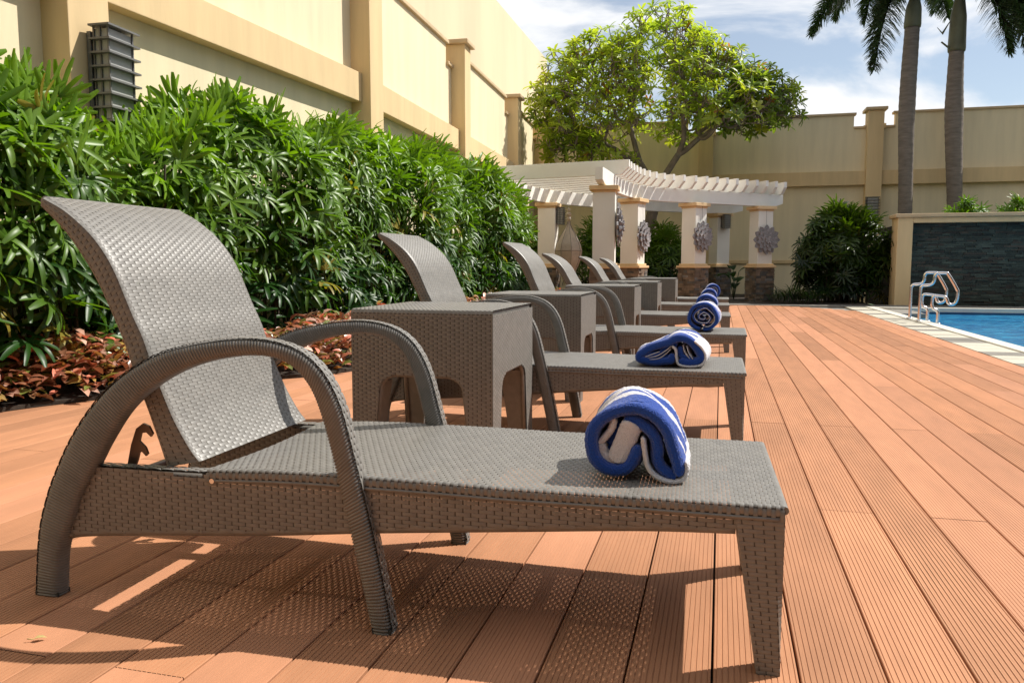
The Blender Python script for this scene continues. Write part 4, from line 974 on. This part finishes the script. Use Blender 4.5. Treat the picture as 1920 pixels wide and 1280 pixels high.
# big leafed plant and grassy plant
def blade_leaf(L_, wd, droop, nsec=6):
    rows = []; p = np.zeros(3); d0 = np.array([.75, 0, .66])
    for i in range(nsec + 1):
        t = i / nsec; wv = wd * sin(min(1, t*1.02 + .03) * pi) ** .6 if t < 1 else .004; dd = d0 + np.array([0, 0, -1]) * droop * t; dd /= np.linalg.norm(dd)
        rows.append([p + (0, -wv/2, wv*.12), p.copy(), p + (0, wv/2, wv*.12)]); p = p + dd * L_ / nsec
    rows = np.array(rows); Q = [(i*3+j, i*3+j+1, i*3+j+4, i*3+j+3) for i in range(nsec) for j in range(2)]; return rows.reshape(-1, 3), Q
rs = np.random.RandomState(8)
bl = empty('broad_leaf_plant', (.30, 18.9, 0), label='dark broad leafed plant between the two right pergola columns', cat='plant')
for i in range(9):
    V, Q = blade_leaf(rs.uniform(.35, .5), .2, 1.4); a = rs.uniform(0, 6.28); z = rs.uniform(.25, .7); c, s = cos(a), sin(a); M = np.array([[c, -s, 0], [s, c, 0], [0, 0, 1]])
    m1 = MB(); m1.add(V @ M.T + (0.1*c, .1*s, z), Q, col=(.02, .05, .015)); m1.tube([(0, 0, 0), (.1*c, .1*s, z)], .008, 5, col=(.03, .06, .02)); m1.obj('leaf', M_FAN, bl, smooth=True)
for (cx_, cy_, n, lab) in ((1.38, 17.2, 150, 'thin leaved dark plant at the foot of the rightmost pergola column'), (1.75, 17.05, 120, 'low spiky dark plant in front of the large bush')):
    gr = empty('grassy_plant', (cx_, cy_, 0), label=lab, cat='plant'); m1 = MB()
    for i in range(n):
        V, Q = blade_leaf(rs.uniform(.25, .6), .018, rs.uniform(.4, 1.6), 4); a = rs.uniform(0, 6.28); c, s = cos(a), sin(a); M = np.array([[c, -s, 0], [s, c, 0], [0, 0, 1.3]])
        m1.add(V @ M.T + (rs.normal(0, .16), rs.normal(0, .1), rs.uniform(0, .12)), Q, col=(.035*rs.uniform(.5, 1.3), .06*rs.uniform(.5, 1.3), .02))
    m1.obj('foliage', M_FAN, gr, smooth=True, kind='stuff')

# red and bronze ground cover in front of the hedge
def oval_leaf(L_, wd, cup):
    t = np.array([0, .3, .65, 1.0]); wv = wd * np.array([.15, .95, .8, .04]); rows = []
    for ti, wi in zip(t, wv): rows.append([(L_*ti, -wi/2, cup*wi + .25*L_*ti*(1-ti)), (L_*ti, 0, .25*L_*ti*(1-ti)), (L_*ti, wi/2, cup*wi + .25*L_*ti*(1-ti))])
    return np.array(rows).reshape(-1, 3), np.array([(i*3+j, i*3+j+1, i*3+j+4, i*3+j+3) for i in range(3) for j in range(2)])
OV, OQ = oval_leaf(1, .55, .25)
rs = np.random.RandomState(77); mbg = MB(); pal = [np.array(c) for c in ((.26, .10, .06), (.40, .13, .08), (.17, .075, .04), (.24, .15, .04), (.12, .14, .03), (.36, .21, .15), (.13, .07, .035), (.46, .30, .23))]
for i in range(13000):
    y = 1.4 + 12 * rs.rand() ** 1.5; xe = bedx(y); depth = min(.95, max(.45, xe + 4.05)) if y < 6 else .9
    f = rs.rand() ** .8; x = xe + .03 - depth * f; hmax = .30 * (1 - .75 * max(0, 1 - f * 3.5)) * (1 + .2*sin(y*5 + x*3)); z = .03 + hmax * rs.uniform(.25, 1.0)
    a = rs.uniform(0, 6.28); el = rs.uniform(-.5, .7); tl = rs.uniform(-.5, .5); s_ = rs.uniform(.055, .11)
    cz_, sz_ = cos(a), sin(a); ce, se = cos(el), sin(el); ct, st_ = cos(tl), sin(tl)
    Rz = np.array([[cz_, -sz_, 0], [sz_, cz_, 0], [0, 0, 1]]); Ry = np.array([[ce, 0, -se], [0, 1, 0], [se, 0, ce]]); Rx = np.array([[1, 0, 0], [0, ct, -st_], [0, st_, ct]])
    c = pal[rs.choice(8, p=[.15, .08, .17, .14, .17, .13, .09, .07])] * rs.uniform(1.25, 2.2)
    mbg.add((OV * s_) @ (Rz @ Ry @ Rx).T + (x, y, z), OQ, col=c)
mbg.obj('ground_cover', M_GC, smooth=True, kind='stuff')

# ------------------------------------------------------------------ frangipani tree
rs = np.random.RandomState(5)
TB = np.array([-1.75, 20.35, 0.0])
tips = []
def dome(c, r, n, lo=.72, zmin=-.15):
    k = 0
    while k < n:
        v = rs.normal(0, 1, 3); v /= np.linalg.norm(v)
        if v[2] < zmin: continue
        rr = rs.uniform(lo, 1.0) if rs.rand() < .8 else rs.uniform(.45, lo)
        wb = 1 + .07*sin(5*v[0] + 3*v[2] + c[0]) + .05*sin(9*v[0])
        tips.append(np.array(c) + np.array(r) * v * rr * wb); k += 1
dome((-1.95, 20.1, 4.35), (3.1, 1.75, 2.62), 1000, zmin=-.12)
dome((.75, 20.5, 4.45), (1.15, 1.2, 1.25), 190, zmin=-.2)
dome((-3.6, 19.6, 3.6), (.95, .8, .75), 90, zmin=-.3)
dome((-2.9, 19.3, 3.3), (.8, .5, .55), 30, zmin=-.3)
tips = np.array(tips); branches = []; tipdirs = []
def grow(P, node, prev_dir, depth):
    n = len(P)
    if n == 1:
        d = P[0] - node; mid = node + d*.55 + np.array([0, 0, -.06*np.linalg.norm(d)]) + rs.normal(0, .03, 3)
        branches.append((node, mid, P[0], 1)); tipdirs.append((P[0], P[0] - mid)); return
    k = 2 if n < 6 or rs.rand() < .6 else 3
    ctr = P[rs.choice(n, k, replace=False)]
    for _ in range(5):
        lab = np.argmin(((P[:, None] - ctr[None])**2).sum(-1), 1)
        for j in range(k):
            if (lab == j).any(): ctr[j] = P[lab == j].mean(0)
    for j in range(k):
        S_ = P[lab == j]
        if len(S_) == 0: continue
        c = S_.mean(0); f = .34 if depth < 3 else .42
        if len(S_) == 1: grow(S_, node, prev_dir, depth + 1); continue
        new = node + (c - node) * f + rs.normal(0, .05, 3) * min(1, np.linalg.norm(c - node)); new[2] -= .05
        mid = (node + new)/2 + rs.normal(0, .04, 3) - np.array([0, 0, .05])
        branches.append((node, mid, new, len(S_))); grow(S_, new, new - node, depth + 1)
fork = np.array([-1.55, 20.3, 2.75])
grow(tips, fork, None, 0)
tree = empty('frangipani_tree', tuple(TB), label='broad frangipani tree with gnarled bare limbs rising behind the white pergola', cat='tree')
m1 = MB(); m1.tube(smoothpts([TB - TB, (.08, 0, .9), (-.02, .05, 1.8), tuple(fork - TB)]), np.linspace(.19, .13, 25), 10); m1.obj('trunk', M_BARK, tree, smooth=True)
big = MB(); small = MB()
for a, m_, b, n in branches:
    r = .0070 * n ** .38 + .0035; pts = smoothpts([a - TB, m_ - TB, b - TB])
    if n >= 25:
        q = MB(); q.tube(pts, np.linspace(r*1.12, r*.9, len(pts)), 8); q.obj('limb', M_BARK, tree, smooth=True)
    else: small.tube(pts[::4] if len(pts) > 8 else pts, np.linspace(r*1.1, r*.9, len(pts[::4])), 5, cap=False)
small.obj('branches', M_BARK, tree, smooth=True, kind='stuff')
def rosette(rs, n=9):
    V = []; Q = []; k0 = 0
    for i in range(n):
        a = 2*pi*i/n*1.62 + rs.uniform(-.2, .2); el = rs.uniform(-.15, .95); L_ = rs.uniform(.19, .30); wd = L_*.33
        t = np.array([0, .12, .45, .8, 1.0]); wv = wd * np.array([.10, .25, .85, .95, .08]); dz = -.35*L_*t**2
        rows = np.array([[(L_*ti, -wi/2, z_ + .2*wi), (L_*ti, 0, z_), (L_*ti, wi/2, z_ + .2*wi)] for ti, wi, z_ in zip(t, wv, dz)])
        ce, se = cos(el), sin(el); Ry = np.array([[ce, 0, -se], [0, 1, 0], [se, 0, ce]]); c, s = cos(a), sin(a); Rz = np.array([[c, -s, 0], [s, c, 0], [0, 0, 1]])
        V.append(rows.reshape(-1, 3) @ (Rz @ Ry).T); Q += [(k0+i_*3+j, k0+i_*3+j+1, k0+i_*3+j+4, k0+i_*3+j+3) for i_ in range(4) for j in range(2)]; k0 += 15
    return np.concatenate(V), np.array(Q)
ROS = [rosette(rs, rs.randint(7, 12)) for _ in range(10)]
from mathutils import Matrix
rme = {}
tipd = sorted(tipdirs, key=lambda td: td[0][1]); fol = MB()
for i, (p, d) in enumerate(tipd):
    d = d / np.linalg.norm(d) + np.array([0, 0, .35]); _, s, n = frame_from(d, (0, 1, 0)); dn = d/np.linalg.norm(d); M = np.stack([s, n, dn], 1) * rs.uniform(.62, .98)
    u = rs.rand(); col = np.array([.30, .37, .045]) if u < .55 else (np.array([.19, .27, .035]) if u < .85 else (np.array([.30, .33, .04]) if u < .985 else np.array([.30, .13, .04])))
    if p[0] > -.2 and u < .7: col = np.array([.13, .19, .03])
    V, Q = ROS[rs.randint(10)]
    if i < 290:
        ci = int(u*12); key = (rs.randint(10), ci)
        if key not in rme:
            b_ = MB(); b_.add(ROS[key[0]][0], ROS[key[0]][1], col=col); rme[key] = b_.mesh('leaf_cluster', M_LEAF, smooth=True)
        o = link('leaf_cluster', rme[key], tree); mm = Matrix.Identity(4)
        for a_ in range(3):
            for b_ in range(3): mm[a_][b_] = M[a_][b_]
        mm[0][3], mm[1][3], mm[2][3] = (p - TB); o.matrix_local = mm
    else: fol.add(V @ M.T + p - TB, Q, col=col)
fol.obj('foliage', M_LEAF, tree, smooth=True, kind='stuff')

# ------------------------------------------------------------------ foxtail palms
def frond(rs, az, el, L_, droop, tw=0):
    n = 26; p = np.zeros(3); pts = [p.copy()]; d = np.array([cos(az)*cos(el), sin(az)*cos(el), sin(el)])
    for i in range(n):
        t = i / n; dd = d + np.array([0, 0, -1]) * droop * t**1.2; dd /= np.linalg.norm(dd); p = p + dd * L_ / n; pts.append(p.copy())
    pts = np.array(pts); V = []; Q = []; C = []; T = np.gradient(pts, axis=0); T /= np.linalg.norm(T, axis=1)[:, None]
    nl = 760; k0 = 0
    for i in range(nl):
        t = .14 + .86 * i / nl; f = t * n; j = int(min(f, n - .001)); P = pts[j] + (pts[j+1] - pts[j]) * (f - j); tt = T[j]
        s = np.cross(tt, (0, 0, 1.0)); s /= np.linalg.norm(s) + 1e-9; u_ = np.cross(s, tt); a = rs.uniform(-.9, 4.04)
        o = s*cos(a) + u_*sin(a); l = .47 * (sin(min(1, t*1.0)*pi*.86 + .25)) * rs.uniform(.75, 1.1) + .06; dd = o + tt*.65; dd /= np.linalg.norm(dd); wv = .030
        pr = np.cross(dd, tt); pr /= np.linalg.norm(pr) + 1e-9
        q1 = P + dd*l*.55; q2 = P + dd*l*.95 + np.array([0, 0, -.10*l - .02])
        V += [P - pr*wv*.3, P + pr*wv*.3, q1 - pr*wv*.5, q1 + pr*wv*.5, q2 - pr*.004, q2 + pr*.004]; Q += [(k0, k0+1, k0+3, k0+2), (k0+2, k0+3, k0+5, k0+4)]; k0 += 6
    return pts, np.array(V), Q
def palm(pts, radii, crown, fronds, label, seed):
    rs = np.random.RandomState(seed); base = np.array([pts[0][0], pts[0][1], 0.0]); root = empty('palm_tree', tuple(base), label=label, cat='palm tree', group='foxtail palms behind the slate wall')
    P = resample(smoothpts(pts), 110); rr = np.interp(P[:, 2], [q[0] for q in radii], [q[1] for q in radii]); rr = rr * .93 * (1 + .018*np.sin(np.arange(110)*2.2))
    m = P[:, 2] < crown[0]; m1 = MB(); m1.tube(P[m] - base, rr[m], 16); m1.obj('trunk', M_PALMT, root, smooth=True)
    top = P[~m]; m1 = MB(); m1.tube(np.vstack([P[m][-1:], top]) - base, np.r_[rr[m][-1] * 1.12, np.interp(top[:, 2], [crown[0], (crown[0]+crown[1])/2, crown[1]], [rr[m][-1]*1.18, rr[m][-1]*1.05, .06])], 14); m1.obj('crownshaft', M_CSHAFT, root, smooth=True)
    c = P[-1] - base
    for az, el, L_, dr in fronds:
        pp, V, Q = frond(rs, radians(az), radians(el), L_, dr); m1 = MB(); m1.add(V + c - (0, 0, .12), Q, col=np.array([.035, .065, .02]) * rs.uniform(.7, 1.3)); m1.tube(pp + c - (0, 0, .12), np.linspace(.026, .005, len(pp)), 5, col=(.06, .08, .03)); m1.obj('frond', M_FROND, root, smooth=True)
    return root, base
gen1 = [(183, 44, 3.1, 2.5), (262, 30, 2.8, 1.6), (300, 55, 2.7, 1.3), (340, 35, 2.8, 1.5), (20, 45, 2.8, 1.5), (60, 40, 2.8, 1.5), (100, 45, 2.8, 1.5), (140, 50, 2.8, 1.5), (230, 60, 2.6, 1.3), (232, 22, 3.05, 5.0), (222, 60, 2.9, 3.2), (150, 60, 2.8, 2.2)]
palm([(4.33, 21.33, 0), (4.34, 21.33, 2.1), (4.27, 21.31, 4.4), (4.30, 21.31, 6.4), (4.33, 21.31, 7.35)], [(0, .17), (2.1, .175), (3.2, .18), (4.6, .205), (5.6, .195), (6.5, .18), (8, .18)], (6.5, 7.35), gen1, 'leaning grey foxtail palm, left one of the two behind the slate wall', 61)
gen2 = [(318, 12, 2.7, 3.6), (0, 35, 2.9, 2.2), (300, 5, 2.6, 4.5), (335, 25, 2.8, 2.6), (270, 50, 2.6, 1.5), (220, 55, 2.7, 1.0), (180, 60, 2.7, .9), (140, 50, 2.8, 1.3), (90, 45, 2.8, 1.5), (50, 40, 2.8, 1.5), (345, 8, 2.5, 4.0), (10, 25, 2.9, 2.4)]
r2, b2 = palm([(5.52, 21.64, 0), (5.51, 21.64, 2.1), (5.38, 21.60, 4.4), (5.36, 21.59, 6.2), (5.38, 21.6, 7.5)], [(0, .17), (2.1, .175), (3.2, .20), (4.6, .225), (5.2, .20), (5.9, .18), (8, .18)], (5.95, 7.5), gen2, 'straight grey foxtail palm, right one of the two behind the slate wall', 62)
m1 = MB(); m1.tube([(-.12, -.1, 5.72), (-.35, -.12, 6.0), (-.52, -.12, 6.15)], [.03, .022, .02], 6); m1.tube([(-.10, -.1, 6.3), (-.18, -.1, 6.55), (-.36, -.1, 6.62)], [.05, .03, .012], 6); m1.tube([(-.36, -.1, 6.6), (-.5, -.1, 6.35), (-.62, -.1, 6.5)], [.012, .035, .006], 6)
m1.obj('broken_spathe', M_CSHAFT, r2, smooth=True)

# ------------------------------------------------------------------ litter on the deck
rs = np.random.RandomState(99)
V = (OV * .026); m1 = MB(); m1.add(V + (0, 0, .004), OQ); m1.tube([(0, 0, .004), (-.012, .002, .006)], .0012, 4)
link('fallen_leaf', m1.mesh('fallen_leaf', M_DRY, True), None, (-1.401, 1.290, .001), .6, label='tiny yellow fallen leaf on the deck at the lower left', cat='leaf')
for i, (x, y, rz, lab) in enumerate(((-1.78, 3.15, 1.2, 'thin dry twig on the deck left of the nearest table'), (-2.28, 2.45, .3, 'thin dry twig on the deck behind the nearest lounger'))):
    m1 = MB(); m1.tube([(0, 0, .004), (.02, .008, .006), (.045, .005, .004), (.07, .015, .004)], .0012, 4); m1.obj('twig', M_STEM, loc=(x, y, 0), rotz=rz, label=lab, cat='twig')

# ------------------------------------------------------------------ added out-of-view trees that keep sky light off the shaded sides
M_FAR = mat('sky_block_leaf', (0.05, 0.08, 0.025), 0.6, var=0.4, vscale=1.0, transl=0.15, tcol=(1.5, 1.7, 0.6))
rs = np.random.RandomState(123)
def sky_block_row(path, h0, h1, n, seed, label):
    rs = np.random.RandomState(seed); m1 = MB(); path = np.array(path, float)
    P = resample(path, 200); idx = rs.randint(0, 200, n); z = h0*.05 + (h1) * rs.rand(n) ** .8
    c = np.stack([P[idx, 0] + rs.normal(0, .9, n), P[idx, 1] + rs.normal(0, .9, n), z * (1 + .12*np.sin(idx*.21) + .08*np.sin(idx*.55))], 1)
    a = rs.normal(0, 1, (n, 3)); a /= np.linalg.norm(a, axis=1)[:, None]; b = np.cross(a, rs.normal(0, 1, (n, 3))); b /= np.linalg.norm(b, axis=1)[:, None]; s_ = rs.uniform(.2, .38, n)[:, None]
    v = np.stack([c - a*s_, c + b*s_*.5, c + a*s_, c - b*s_*.5], 1).reshape(-1, 3); m1.add(v, np.arange(4*n).reshape(-1, 4)); return m1
sky_block_row([(-12, -9), (-4, -8), (4, -8.5), (12, -8), (17, -4), (18, 4), (18.5, 12)], 1, 10.0, 32000, 1, '').obj('sky_block_trees', M_FAR, kind='stuff')
